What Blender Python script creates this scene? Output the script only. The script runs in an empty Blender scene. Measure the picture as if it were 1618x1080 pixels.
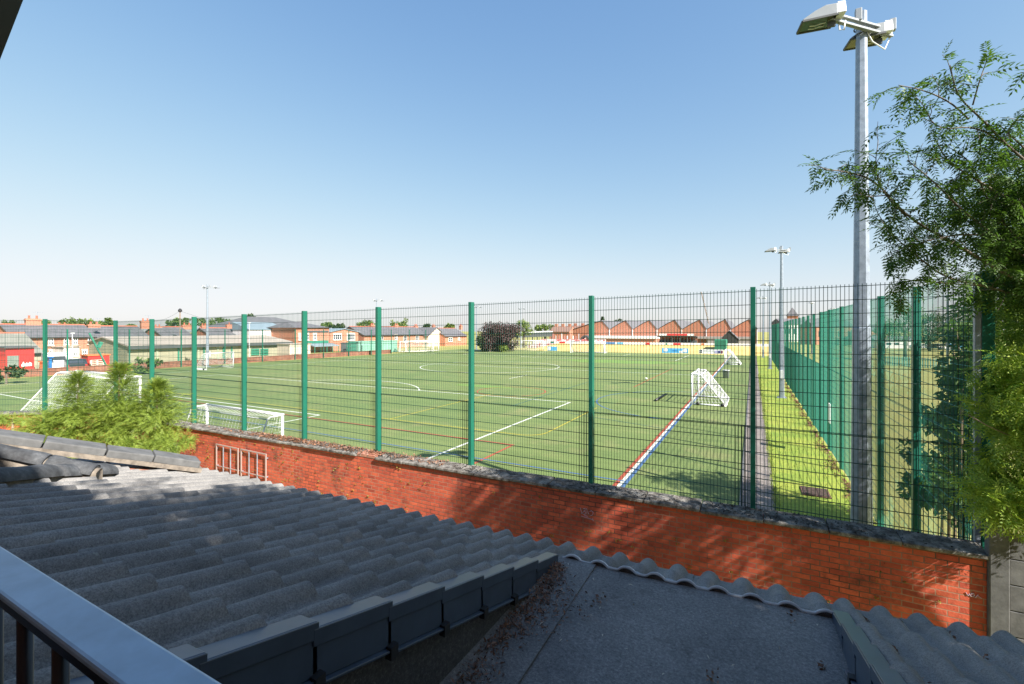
import bpy, math, random
import numpy as np
from mathutils import Vector, Matrix
R = math.radians
scene = bpy.context.scene
COL = scene.collection
rnd = random.Random(7)
rng = np.random.default_rng(11)

# ------------------------------------------------------------------ survey
# camera height above the pitch, focal length in photo pixels, horizon row
CAMZ, F, CX, HY = 4.86, 719.0, 809.0, 521.0
SA, CA = math.sin(R(27.9)), math.cos(R(27.9))
def dr(px):
    a = (px - CX) / F
    return (-SA + a * CA, CA + a * SA)
def P(px, py, t):
    d = dr(px)
    return Vector((d[0] * t, d[1] * t, CAMZ - (py - HY) / F * t))
def G(px, py, z=0.0):
    return P(px, py, (CAMZ - z) / ((py - HY) / F))
def onX(px, py, X):
    return P(px, py, X / dr(px)[0])
def onY(px, py, Y):
    return P(px, py, Y / dr(px)[1])

# ------------------------------------------------------------------ mesh builder
class MB:
    def __init__(s):
        s.v = []; s.f = []; s.m = []; s.cur = 0
    def add(s, vs, fs):
        b = len(s.v); s.v += [tuple(p) for p in vs]
        s.f += [tuple(b + i for i in f) for f in fs]; s.m += [s.cur] * len(fs)
    def box(s, a, b):
        x0, y0, z0 = [min(a[i], b[i]) for i in range(3)]; x1, y1, z1 = [max(a[i], b[i]) for i in range(3)]
        s.add([(x0,y0,z0),(x1,y0,z0),(x1,y1,z0),(x0,y1,z0),(x0,y0,z1),(x1,y0,z1),(x1,y1,z1),(x0,y1,z1)],
              [(0,3,2,1),(4,5,6,7),(0,1,5,4),(1,2,6,5),(2,3,7,6),(3,0,4,7)])
    def hexa(s, p):
        s.add(p, [(0,3,2,1),(4,5,6,7),(0,1,5,4),(1,2,6,5),(2,3,7,6),(3,0,4,7)])
    def beam(s, a, b, w, h, up=(0,0,1)):
        a = Vector(a); b = Vector(b); d = (b - a).normalized(); up = Vector(up)
        sx = d.cross(up)
        if sx.length < 1e-4: sx = d.cross(Vector((1,0,0)))
        sx.normalize(); uz = sx.cross(d).normalized()
        o = [(-sx*w/2-uz*h/2), (sx*w/2-uz*h/2), (sx*w/2+uz*h/2), (-sx*w/2+uz*h/2)]
        s.add([a+q for q in o] + [b+q for q in o], [(0,1,2,3),(7,6,5,4),(0,4,5,1),(1,5,6,2),(2,6,7,3),(3,7,4,0)])
    def tube(s, pts, r, n=8, caps=True, phase=0.0):
        pts = [Vector(p) for p in pts]; k = len(pts)
        rs = r if isinstance(r, (list, tuple)) else [r] * k
        vs = []; pu = None
        for i, p in enumerate(pts):
            d = (pts[min(i+1,k-1)] - pts[max(i-1,0)]).normalized()
            if pu is None:
                pu = d.cross(Vector((0,0,1)))
                if pu.length < 1e-3: pu = Vector((1,0,0))
            u = (pu - d * pu.dot(d))
            if u.length < 1e-5: u = d.orthogonal()
            u.normalize(); pu = u; w = d.cross(u)
            for j in range(n):
                a = 2*math.pi*j/n + phase
                vs.append(p + (u*math.cos(a) + w*math.sin(a)) * rs[i])
        fs = []
        for i in range(k-1):
            for j in range(n):
                fs.append((i*n+j, i*n+(j+1)%n, (i+1)*n+(j+1)%n, (i+1)*n+j))
        if caps:
            fs.append(tuple(range(n))[::-1]); fs.append(tuple((k-1)*n+j for j in range(n)))
        s.add(vs, fs)
    def prism(s, poly, d):
        n = len(poly); d = Vector(d); poly = [Vector(p) for p in poly]
        s.add(poly + [p + d for p in poly], [tuple(range(n))[::-1], tuple(range(n, 2*n))] +
              [(i, (i+1)%n, n+(i+1)%n, n+i) for i in range(n)])
    def quad(s, a, b, c, d): s.add([a,b,c,d], [(0,1,2,3)])
    def lathe(s, c, prof, n=12):
        c = Vector(c); vs = []
        for r, z in prof:
            for j in range(n):
                a = 2*math.pi*j/n; vs.append(c + Vector((r*math.cos(a), r*math.sin(a), z)))
        k = len(prof); fs = []
        for i in range(k-1):
            for j in range(n):
                fs.append((i*n+j, i*n+(j+1)%n, (i+1)*n+(j+1)%n, (i+1)*n+j))
        fs.append(tuple(range(n))[::-1]); fs.append(tuple((k-1)*n+j for j in range(n)))
        s.add(vs, fs)
    def build(s, name, mat, parent=None, smooth=False, bevel=0.0):
        o = root_loc(parent)
        me = bpy.data.meshes.new(name)
        me.from_pydata([(x-o[0], y-o[1], z-o[2]) for x, y, z in s.v], [], s.f)
        mats = mat if isinstance(mat, (list, tuple)) else [mat]
        for q in mats: me.materials.append(q)
        if len(mats) > 1: me.polygons.foreach_set('material_index', s.m)
        if smooth: me.polygons.foreach_set('use_smooth', [True]*len(me.polygons))
        me.update()
        ob = bpy.data.objects.new(name, me); COL.objects.link(ob)
        if parent: ob.parent = parent
        if bevel:
            b = ob.modifiers.new('bevel', 'BEVEL'); b.width = bevel; b.segments = 2; b.limit_method = 'ANGLE'
        return ob
def root_loc(p):
    if p is None: return Vector((0,0,0))
    v = Vector(p.location)
    while p.parent: p = p.parent; v += Vector(p.location)
    return v
def npmesh(name, v, f, mat, parent=None, smooth=False):
    """v (n,3) f (m,k) arrays -> object"""
    o = root_loc(parent); v = np.asarray(v, dtype=np.float32) - np.array(o[:], dtype=np.float32)
    me = bpy.data.meshes.new(name); n, k = f.shape
    me.vertices.add(len(v)); me.vertices.foreach_set('co', v.ravel())
    me.loops.add(n*k); me.loops.foreach_set('vertex_index', f.astype(np.int32).ravel())
    me.polygons.add(n); me.polygons.foreach_set('loop_start', np.arange(0, n*k, k, dtype=np.int32))
    if smooth: me.polygons.foreach_set('use_smooth', np.ones(n, dtype=bool))
    me.materials.append(mat); me.update(calc_edges=True); me.validate()
    ob = bpy.data.objects.new(name, me); COL.objects.link(ob)
    if parent: ob.parent = parent
    return ob
def tag(o, label=None, cat=None, group=None, kind=None):
    if label: o['label'] = label
    if cat: o['category'] = cat
    if group: o['group'] = group
    if kind: o['kind'] = kind
    return o
def thing(name, label, cat, loc=(0,0,0), group=None):
    o = bpy.data.objects.new(name, None); COL.objects.link(o); o.location = loc
    o.empty_display_size = 0.3
    return tag(o, label, cat, group)
def dup(root, loc, rz=None, label=None, group=None):
    r = root.copy(); COL.objects.link(r); r.location = loc
    if rz is not None: r.rotation_euler = (0,0,rz)
    if label: r['label'] = label
    if group: r['group'] = group
    for ch in list(root.children):
        c = ch.copy(); COL.objects.link(c); c.parent = r
        for g in list(ch.children):
            d = g.copy(); COL.objects.link(d); d.parent = c
    return r

# ------------------------------------------------------------------ materials
def newmat(name):
    m = bpy.data.materials.new(name); m.use_nodes = True
    nt = m.node_tree; return m, nt, nt.nodes['Principled BSDF']
def N(nt, t, **kw):
    n = nt.nodes.new(t)
    for k, v in kw.items(): setattr(n, k, v)
    return n
def L(nt, a, b): nt.links.new(a, b)
def coords(nt, scale=(1,1,1)):
    tc = N(nt, 'ShaderNodeTexCoord'); mp = N(nt, 'ShaderNodeMapping')
    mp.inputs['Scale'].default_value = scale
    L(nt, tc.outputs['Object'], mp.inputs['Vector']); return mp.outputs['Vector']
def noise(nt, vec, sc, det=4, rough=.6):
    n = N(nt, 'ShaderNodeTexNoise'); n.inputs['Scale'].default_value = sc
    n.inputs['Detail'].default_value = det; n.inputs['Roughness'].default_value = rough
    L(nt, vec, n.inputs['Vector']); return n.outputs['Fac']
def ramp(nt, fac, stops):
    r = N(nt, 'ShaderNodeValToRGB'); e = r.color_ramp.elements
    while len(e) < len(stops): e.new(.5)
    for q, (p, c) in zip(e, stops):
        q.position = p; q.color = tuple(c) + (1,) if len(c) == 3 else c
    L(nt, fac, r.inputs['Fac']); return r.outputs['Color']
def mix(nt, fac, a, b, blend='MIX'):
    m = N(nt, 'ShaderNodeMix', data_type='RGBA', blend_type=blend)
    for sock, val in ((m.inputs[0], fac), (m.inputs[6], a), (m.inputs[7], b)):
        if hasattr(val, 'is_linked'): L(nt, val, sock)
        elif isinstance(val, (int, float)): sock.default_value = val
        else: sock.default_value = tuple(val) + (1,)
    return m.outputs[2]
def bump(nt, b, h, strength=.3, dist=.01):
    n = N(nt, 'ShaderNodeBump'); n.inputs['Strength'].default_value = strength; n.inputs['Distance'].default_value = dist
    L(nt, h, n.inputs['Height']); L(nt, n.outputs['Normal'], b.inputs['Normal'])
def simple(name, c, rough=.6, metal=0, var=.12, sc=3.0, bmp=0, bsc=60):
    m, nt, b = newmat(name); v = coords(nt)
    n = noise(nt, v, sc, 5)
    lo = [x*(1-var) for x in c]; hi = [min(1, x*(1+var)) for x in c]
    L(nt, ramp(nt, n, [(.3, lo), (.7, hi)]), b.inputs['Base Color'])
    b.inputs['Roughness'].default_value = rough; b.inputs['Metallic'].default_value = metal
    if bmp: bump(nt, b, noise(nt, v, bsc, 3), bmp, .005)
    return m
def brickmat(name, c1, c2, mortar, bw=.23, bh=.078, ms=.010, dark=.25, grime=True, mossy=False):
    m, nt, b = newmat(name)
    tc = N(nt, 'ShaderNodeTexCoord'); sx = N(nt, 'ShaderNodeSeparateXYZ'); L(nt, tc.outputs['Object'], sx.inputs[0])
    ad = N(nt, 'ShaderNodeMath', operation='ADD'); L(nt, sx.outputs[0], ad.inputs[0]); L(nt, sx.outputs[1], ad.inputs[1])
    cb = N(nt, 'ShaderNodeCombineXYZ'); L(nt, ad.outputs[0], cb.inputs[0]); L(nt, sx.outputs[2], cb.inputs[1])
    # wobble the courses slightly
    nz = N(nt, 'ShaderNodeTexNoise'); nz.inputs['Scale'].default_value = 6.0
    L(nt, tc.outputs['Object'], nz.inputs['Vector'])
    vm = N(nt, 'ShaderNodeVectorMath', operation='MULTIPLY_ADD'); L(nt, nz.outputs['Color'], vm.inputs[0])
    vm.inputs[1].default_value = (.012,.012,0); L(nt, cb.outputs[0], vm.inputs[2])
    br = N(nt, 'ShaderNodeTexBrick'); L(nt, vm.outputs[0], br.inputs['Vector'])
    br.inputs['Scale'].default_value = 1; br.inputs['Brick Width'].default_value = bw; br.inputs['Row Height'].default_value = bh
    br.inputs['Mortar Size'].default_value = ms; br.inputs['Mortar Smooth'].default_value = .3; br.inputs['Bias'].default_value = 0
    br.inputs['Color1'].default_value = (0,0,0,1); br.inputs['Color2'].default_value = (1,1,1,1); br.inputs['Mortar'].default_value = (.5,.5,.5,1)
    col = ramp(nt, br.outputs['Color'], [(0, c1), (.45, c2), (.8, c1), (1, [x*.75 for x in c2])])
    n1 = noise(nt, tc.outputs['Object'], 9, 6, .7)
    col = mix(nt, .5, col, ramp(nt, n1, [(.3, (.35,.3,.3)), (.65, (1.15,1.1,1.05))]), 'MULTIPLY')
    if grime:
        n2 = noise(nt, tc.outputs['Object'], 1.3, 6, .75)
        col = mix(nt, ramp(nt, n2, [(.53, (0,0,0)), (.72, (dark*3,)*3)]), col, (.025,.016,.016))
        n3 = noise(nt, tc.outputs['Object'], 14, 3, .6)
        col = mix(nt, ramp(nt, n3, [(.66, (0,0,0)), (.7, (.6,.6,.6))]), col, (.03,.014,.012))
    if grime:
        mcol = ramp(nt, noise(nt, tc.outputs['Object'], .9, 4, .6), [(.38, [x*.35 for x in mortar]), (.62, [min(1,x*1.5) for x in mortar])])
    else: mcol = mortar
    col = mix(nt, br.outputs['Fac'], col, mcol)
    if mossy:
        n4 = noise(nt, tc.outputs['Object'], 2.2, 7, .8)
        col = mix(nt, ramp(nt, n4, [(.62, (0,0,0)), (.72, (.55,.55,.55))]), col, (.42,.27,.22))
    L(nt, col, b.inputs['Base Color']); b.inputs['Roughness'].default_value = .85
    mh = N(nt, 'ShaderNodeMath', operation='MULTIPLY_ADD'); L(nt, br.outputs['Fac'], mh.inputs[0]); mh.inputs[1].default_value = -1
    L(nt, noise(nt, tc.outputs['Object'], 40, 4), mh.inputs[2]); bump(nt, b, mh.outputs[0], .7, .006)
    return m
def leafmat(name, c1, c2, trans=.35, rough=.55):
    m, nt, b = newmat(name)
    oi = N(nt, 'ShaderNodeNewGeometry')
    tc = N(nt, 'ShaderNodeTexCoord')
    n = noise(nt, tc.outputs['Object'], 3.0, 3)
    w = N(nt, 'ShaderNodeTexWhiteNoise', noise_dimensions='1D'); L(nt, oi.outputs['Random Per Island'], w.inputs['W'])
    ad = N(nt, 'ShaderNodeMath', operation='MULTIPLY_ADD'); L(nt, w.outputs['Value'], ad.inputs[0]); ad.inputs[1].default_value = .5
    L(nt, n, ad.inputs[2])
    col = ramp(nt, ad.outputs[0], [(.4, c1), (1.0, c2)])
    L(nt, col, b.inputs['Base Color']); b.inputs['Roughness'].default_value = rough
    tr = N(nt, 'ShaderNodeBsdfTranslucent'); L(nt, mix(nt, .6, col, (.9,1,.35), 'MULTIPLY'), tr.inputs['Color'])
    ms = N(nt, 'ShaderNodeMixShader'); ms.inputs[0].default_value = trans
    L(nt, b.outputs[0], ms.inputs[1]); L(nt, tr.outputs[0], ms.inputs[2])
    L(nt, ms.outputs[0], nt.nodes['Material Output'].inputs['Surface'])
    return m

# ------------------------------------------------------------------ foliage
def frond_template(npairs=4, length=.2, ll=.075, lw=.022, droop=.35):
    vs = []; fs = []
    def leaflet(base, d, n, l, w):
        s = np.cross(d, n); b = len(vs)
        vs.extend([base, base + d*l*.45 + s*w*.5 + n*w*.15, base + d*l - n*l*.12, base + d*l*.45 - s*w*.5 + n*w*.15])
        fs.append((b, b+1, b+2, b+3))
    z = np.array([0,0,1.])
    for i in range(npairs):
        u = (i + .8) / (npairs + .3); p = np.array([u*length, 0, -droop*length*u*u])
        for sg in (1, -1):
            d = np.array([.55, .8*sg, -.15]); d /= np.linalg.norm(d)
            leaflet(p, d, z, ll*(1-.35*u+.1), lw)
    p = np.array([length, 0, -droop*length]); d = np.array([.9,0,-.4]); d /= np.linalg.norm(d)
    leaflet(p, d, z, ll*.8, lw)
    # thin rachis
    b = len(vs); h = np.array([0,.0025,0])
    vs.extend([-h, h, p+h*.6, p-h*.6]); fs.append((b,b+1,b+2,b+3))
    return np.array(vs), np.array(fs)
def single_template(l=.3, w=.2):
    return np.array([[0,0,0],[l*.5,w*.5,.1*w],[l,0,-.15*l],[l*.5,-w*.5,.1*w]]), np.array([[0,1,2,3]])
def scatter(tmpl, pos, direc, scale, jitter=.5):
    """instances of a template: x axis to direc, up roughly +z with jitter; returns arrays"""
    tv, tf = tmpl; n = len(pos)
    x = direc + rng.normal(0, jitter, (n,3)); x /= np.linalg.norm(x, axis=1)[:,None]
    up = np.array([0,0,1.]) + rng.normal(0, jitter*.9, (n,3))
    y = np.cross(up, x); y /= (np.linalg.norm(y, axis=1)[:,None] + 1e-9); z = np.cross(x, y)
    M = np.stack([x,y,z], axis=1) * scale[:,None,None]
    v = np.einsum('kj,njc->nkc', tv, M) + pos[:,None,:]
    f = tf[None] + (np.arange(n)*len(tv))[:,None,None]
    return v.reshape(-1,3), f.reshape(-1, tf.shape[1])
def join(parts):
    vs = []; fs = []; b = 0
    for v, f in parts: vs.append(v); fs.append(f + b); b += len(v)
    return np.concatenate(vs), np.concatenate(fs)
def blob_points(c, r, n, shell=.55):
    d = rng.normal(size=(n,3)); d /= np.linalg.norm(d, axis=1)[:,None]
    rad = (shell + (1-shell)*rng.random(n)**.6)[:,None] * (1 + .22*np.sin(7*d[:,:1]+c[0]*3) * np.cos(6*d[:,1:2]+c[1]*2))
    return np.array(c) + d*rad*np.array(r), d
# ------------------------------------------------------------------ material library
M = {}
M['galv'] = simple('galvanised_steel', (.29,.335,.40), .42, .35, .22, 9, .1, 90)
M['green_post'] = simple('green_powder_coat', (.010,.118,.078), .38, 0, .10, 2)
M['green_wire'] = simple('dark_green_wire', (.006,.045,.034), .5, 0, .1)
M['white'] = simple('white_paint', (.80,.80,.80), .4, 0, .04, 4)
M['net'] = simple('white_net_cord', (.75,.75,.74), .8, 0, .05)
M['black'] = simple('black_plastic', (.02,.02,.022), .5)
M['darkgrey'] = simple('dark_grey_paint', (.07,.075,.08), .6)
M['rail'] = simple('blue_grey_handrail_paint', (.33,.48,.62), .38, 0, .12, 18, .12, 25)
M['railblack'] = simple('black_iron_paint', (.012,.012,.018), .4)
M['cap'] = simple('slate_grey_verge_plastic', (.055,.078,.115), .36, 0, .15, 6, .04, 40)
M['white_edge'] = simple('white_trim', (.72,.74,.76), .5)
M['red'] = simple('red_paint', (.62,.03,.03), .5)
M['blue'] = simple('blue_plastic', (.03,.18,.50), .45)
M['lightblue'] = simple('sky_blue_banner', (.10,.42,.75), .5)
M['orange'] = simple('orange_net_cloth', (.75,.22,.08), .7)
M['concrete'] = simple('weathered_concrete', (.105,.105,.105), .9, 0, .35, 7, .4, 40)
M['slate'] = simple('slate_roof', (.12,.115,.125), .75, 0, .2, 1.2, .2, 8)
M['paleroof'] = simple('pale_fibre_roof', (.36,.31,.26), .85, 0, .1, .6)
M['greyroof'] = simple('grey_shed_roof', (.20,.20,.17), .85, 0, .15, .5)
M['beige'] = simple('beige_cladding', (.33,.31,.22), .8, 0, .08, .5)
M['sage'] = simple('sage_panel', (.36,.40,.28), .8, 0, .08, .5)
M['cream'] = simple('cream_render', (.62,.52,.42), .85, 0, .06, .5)
M['whitewall'] = simple('white_render', (.72,.68,.66), .8, 0, .05, .5)
M['greenpanel'] = simple('green_panel', (.03,.20,.13), .6)
M['palegreen'] = simple('pale_green_container', (.22,.42,.33), .6, 0, .08, .5)
M['glass'] = simple('dark_window_glass', (.05,.06,.075), .12)
M['farbrick'] = brickmat('far_orange_brick', (.50,.17,.085), (.42,.13,.065), (.5,.36,.28), .23, .078, .01, .1, False)
M['bankgrass'] = simple('dry_bank_grass', (.50,.38,.13), .95, 0, .2, .4)
M['pot'] = simple('terracotta', (.42,.12,.07), .8)
M['bluegrey'] = simple('blue_grey_sheet_roof', (.20,.26,.30), .6, 0, .1, .4)
M['wood'] = simple('weathered_wood', (.22,.17,.13), .85, 0, .25, 5)
M['lens'] = simple('floodlight_glass', (.10,.105,.07), .15, .2, .2, 8)
M['yardbrick'] = brickmat('low_wall_brick', (.34,.13,.08), (.26,.09,.06), (.22,.14,.10), .23, .078, .01, .15)
M['wallbrick'] = brickmat('weathered_red_brick', (.62,.120,.055), (.45,.074,.040), (.26,.135,.09), .235, .082, .008, .3, True, True)
M['palebrick'] = brickmat('patched_pale_brick', (.52,.20,.12), (.45,.22,.16), (.4,.3,.25), .235, .082, .01, .05, False)
M['bark'] = simple('grey_brown_bark', (.15,.125,.10), .9, 0, .35, 12, .5, 30)
M['deadtwig'] = simple('dead_twig', (.28,.20,.14), .9, 0, .2)
M['litter'] = leafmat('brown_leaf_litter', (.10,.045,.025), (.30,.15,.085), .1)
M['palekey'] = leafmat('pale_ash_keys', (.40,.33,.25), (.65,.58,.48), .2)
M['mossclump'] = leafmat('dark_moss', (.012,.010,.007), (.04,.03,.015), 0)
M['mossgreen'] = leafmat('yellow_green_weed', (.14,.13,.015), (.33,.28,.05), .3)
M['ash'] = leafmat('ash_leaf', (.045,.105,.014), (.11,.20,.035), .42)
M['hedge'] = leafmat('hedge_leaf', (.09,.19,.035), (.36,.46,.09), .5)
M['frond'] = leafmat('bright_frond_leaf', (.17,.32,.035), (.46,.56,.09), .42)
M['conifer'] = leafmat('golden_conifer', (.10,.175,.024), (.32,.40,.06), .30)
M['tree1'] = leafmat('mid_green_tree', (.07,.13,.025), (.15,.22,.05), .25)
M['tree2'] = leafmat('bright_green_tree', (.11,.18,.03), (.22,.28,.06), .25)
M['vergeblade'] = leafmat('verge_grass_blade', (.10,.17,.02), (.30,.33,.06), .3)
M['purple'] = leafmat('copper_beech_leaf', (.04,.024,.026), (.105,.055,.05), .2)
M['darktree'] = leafmat('dark_green_tree', (.03,.06,.015), (.075,.11,.03), .2)

# granular roofing: tiles and felt
def granular(name, base, fleck, sc, lich=True, gm=.35):
    m, nt, b = newmat(name); v = coords(nt)
    n0 = noise(nt, v, sc, 3, .8); n1 = noise(nt, v, sc*.42, 2, .6)
    mm = N(nt, 'ShaderNodeMath', operation='MULTIPLY_ADD'); L(nt, n1, mm.inputs[0]); mm.inputs[1].default_value = gm; m2 = N(nt, 'ShaderNodeMath', operation='MULTIPLY'); L(nt, n0, m2.inputs[0]); m2.inputs[1].default_value = 1-gm; L(nt, m2.outputs[0], mm.inputs[2]); n = mm.outputs[0]
    col = ramp(nt, n, [(.36, [x*.55 for x in base]), (.52, base), (.68, fleck)])
    big = noise(nt, v, 1.6, 6, .7)
    col = mix(nt, .65, col, ramp(nt, big, [(.3, (.45,.45,.46)), (.7, (1.35,1.33,1.3))]), 'MULTIPLY')
    if lich:
        l = noise(nt, v, 34, 2, .5)
        col = mix(nt, ramp(nt, l, [(.70, (0,0,0)), (.76, (.7,.7,.7))]), col, (.26,.25,.22))
    l2 = noise(nt, v, 5, 5, .7)
    col = mix(nt, ramp(nt, l2, [(.60, (0,0,0)), (.75, (.5,.5,.5))]), col, (.035,.030,.024))
    L(nt, col, b.inputs['Base Color']); b.inputs['Roughness'].default_value = .85
    bump(nt, b, n, .6, .004); return m
M['tile'] = granular('concrete_roof_tile', (.225,.216,.208), (.315,.303,.29), 150, True, .2)
M['felt'] = granular('mineral_felt', (.195,.185,.18), (.32,.31,.30), 150, False, .45)
M['feltdark'] = granular('mineral_felt_cheek', (.085,.085,.088), (.20,.20,.195), 120, False)
def coping_mat():
    m, nt, b = newmat('mossy_coping_stone'); v = coords(nt)
    n = noise(nt, v, 6, 8, .75); n2 = noise(nt, v, 45, 3, .7)
    col = ramp(nt, n, [(.34, (.03,.024,.02)), (.46, (.12,.105,.09)), (.58, (.27,.25,.225)), (.72, (.40,.37,.33))])
    col = mix(nt, .6, col, ramp(nt, n2, [(.3, (.4,.4,.4)), (.7, (1.2,1.2,1.2))]), 'MULTIPLY')
    L(nt, col, b.inputs['Base Color']); b.inputs['Roughness'].default_value = .95
    bump(nt, b, n2, .8, .01); return m
M['coping'] = coping_mat()
def ridge_mat():
    m, nt, b = newmat('weathered_ridge_tile'); v = coords(nt)
    n = noise(nt, v, 7, 8, .75)
    col = ramp(nt, n, [(.36, (.02,.02,.022)), (.55, (.06,.063,.068)), (.66, (.11,.112,.118)), (.74, (.38,.38,.38))])
    L(nt, col, b.inputs['Base Color']); b.inputs['Roughness'].default_value = .8; bump(nt, b, n, .4, .01); return m
M['ridge'] = ridge_mat()
M['mortar'] = simple('crumbling_mortar', (.19,.16,.13), .95, 0, .4, 16, .9, 30)
def turf_mat():
    m, nt, b = newmat('artificial_turf'); v = coords(nt)
    big = noise(nt, v, .06, 5, .6); mid = noise(nt, coords(nt, (.25,2.2,1)), .9, 5, .6); fine = noise(nt, v, 28, 3, .7)
    col = ramp(nt, big, [(.3, (.098,.152,.038)), (.5, (.125,.172,.046)), (.7, (.165,.192,.062))])
    col = mix(nt, .55, col, ramp(nt, mid, [(.3, (.60,.68,.64)), (.7, (1.28,1.2,1.26))]), 'MULTIPLY')
    col = mix(nt, .75, col, ramp(nt, fine, [(.3, (.5,.56,.5)), (.7, (1.42,1.36,1.4))]), 'MULTIPLY')
    patch = noise(nt, v, .35, 6, .7)
    col = mix(nt, ramp(nt, patch, [(.52, (0,0,0)), (.70, (.55,.55,.55))]), col, (.225,.205,.085))
    L(nt, col, b.inputs['Base Color']); b.inputs['Roughness'].default_value = .9
    bump(nt, b, fine, .5, .02); return m
M['turf'] = turf_mat()
def ground_mat(name, stops, s1, s2):
    m, nt, b = newmat(name); v = coords(nt)
    col = ramp(nt, noise(nt, v, s1, 6, .7), stops)
    col = mix(nt, .7, col, ramp(nt, noise(nt, v, s2, 4, .7), [(.3, (.55,.6,.5)), (.7, (1.3,1.25,1.2))]), 'MULTIPLY')
    L(nt, col, b.inputs['Base Color']); b.inputs['Roughness'].default_value = .95
    bump(nt, b, noise(nt, v, s2, 4), .6, .03); return m
M['ground'] = ground_mat('dry_field_grass', [(.3, (.22,.24,.06)), (.7, (.36,.31,.10))], .08, 6)
M['verge'] = ground_mat('verge_grass', [(.3, (.12,.20,.018)), (.45, (.20,.27,.03)), (.6, (.27,.31,.04)), (.78, (.38,.34,.09))], .5, 9)
M['path'] = ground_mat('worn_tarmac_path', [(.3, (.17,.14,.135)), (.7, (.27,.235,.22))], 1.2, 30)
def linemat(name, c):
    m, nt, b = newmat(name); v = coords(nt)
    n = noise(nt, v, 14, 4, .7)
    L(nt, ramp(nt, n, [(.25, [x*.7 for x in c]), (.6, c)]), b.inputs['Base Color']); b.inputs['Roughness'].default_value = .9
    return m
M['lwhite'] = linemat('white_turf_line', (.60,.62,.56)); M['lyellow'] = linemat('yellow_turf_line', (.38,.33,.035))
M['lred'] = linemat('red_turf_line', (.36,.07,.035)); M['lblue'] = linemat('blue_turf_line', (.06,.13,.26))
M['ldark'] = linemat('faded_green_turf_line', (.05,.12,.10)); M['lbright'] = linemat('bright_green_turf_patch', (.14,.235,.045))

# ------------------------------------------------------------------ world, sun, camera
w = bpy.data.worlds.new('World'); scene.world = w; w.use_nodes = True
nt = w.node_tree; bg = nt.nodes['Background']
sky = nt.nodes.new('ShaderNodeTexSky'); sky.sky_type = 'NISHITA'; sky.sun_disc = False
SUN = Vector((.738,-.241,.629)).normalized()
sky.sun_elevation = math.asin(SUN.z); sky.sun_rotation = math.atan2(SUN.x, SUN.y)
sky.air_density = 1.0; sky.dust_density = .7; sky.ozone_density = 2.0; sky.altitude = 50
EXPO = 1.45
# the camera's response to the bright horizon: each channel rolls off softly instead of clipping
sep = nt.nodes.new('ShaderNodeSeparateColor'); com = nt.nodes.new('ShaderNodeCombineColor'); nt.links.new(sky.outputs[0], sep.inputs[0])
for i, (kk, pw) in enumerate(((.285,1.25), (.335,1.12), (.455,1.0))):
    m0 = nt.nodes.new('ShaderNodeMath'); m0.operation = 'POWER'; m0.inputs[1].default_value = pw; nt.links.new(sep.outputs[i], m0.inputs[0])
    m1 = nt.nodes.new('ShaderNodeMath'); m1.operation = 'MULTIPLY'; m1.inputs[1].default_value = -kk; nt.links.new(m0.outputs[0], m1.inputs[0])
    m2 = nt.nodes.new('ShaderNodeMath'); m2.operation = 'POWER'; m2.inputs[0].default_value = math.e; nt.links.new(m1.outputs[0], m2.inputs[1])
    m3 = nt.nodes.new('ShaderNodeMath'); m3.operation = 'SUBTRACT'; m3.inputs[0].default_value = 1; nt.links.new(m2.outputs[0], m3.inputs[1])
    m4 = nt.nodes.new('ShaderNodeMath'); m4.operation = 'MULTIPLY'; m4.inputs[1].default_value = (.965,.975,.995)[i]*10/2**EXPO; nt.links.new(m3.outputs[0], m4.inputs[0])
    nt.links.new(m4.outputs[0], com.inputs[i])
nt.links.new(com.outputs[0], bg.inputs[0]); bg.inputs[1].default_value = .10
sl = bpy.data.lights.new('sun', 'SUN'); sl.energy = 4.8; sl.angle = R(.53); sl.color = (1,.95,.87)
so = bpy.data.objects.new('sun', sl); COL.objects.link(so); so.rotation_euler = SUN.to_track_quat('Z','Y').to_euler()
cd = bpy.data.cameras.new('camera'); cam = bpy.data.objects.new('camera', cd); COL.objects.link(cam)
cam.location = (0,0,CAMZ); cam.rotation_euler = (R(90), 0, R(27.9))
cd.sensor_width = 36; cd.lens = 36*F/1618; cd.shift_y = -(540-HY)/1618; cd.clip_start = .05; cd.clip_end = 3000
scene.camera = cam
vs_ = scene.view_settings; vs_.view_transform = 'Standard'; vs_.look = 'None'; vs_.exposure = EXPO; vs_.gamma = 1
scene.cycles.max_bounces = 6; scene.cycles.use_denoising = True
# ------------------------------------------------------------------ ground and pitch
def sheet(name, pts, z, mat):
    mb = MB(); mb.add([(x,y,z) for x,y in pts], [tuple(range(len(pts)))])
    return tag(mb.build(name, mat), kind='structure')
sheet('ground', [(-900,-300),(900,-300),(900,1200),(-900,1200)], 0, M['ground'])
sheet('pitch', [(-65.5,8.5),(-.30,8.5),(-.30,97),(-65.5,97)], .004, M['turf'])
sheet('path', [(-.28,8.5),(.56,8.5),(.56,97),(-.28,97)], .006, M['path'])
sheet('grass_verge', [(.56,8.5),(2.73,8.5),(2.73,97),(.56,97)], .004, M['verge'])
mb = MB(); mb.box((-.34,8.5,0),(-.27,97,.03)); tag(mb.build('path_kerb', M['concrete']), kind='structure')
XC, G0, G1 = -31.0, 12.3, 92.3
XL, XR = -58.3, -3.55
def seg(mb, a, b, w=.10, z=.008):
    a = Vector((a[0],a[1],z)); b = Vector((b[0],b[1],z)); d = (b-a).normalized(); n = Vector((-d.y,d.x,0))*w/2
    mb.quad(a-n, b-n, b+n, a+n)
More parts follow.
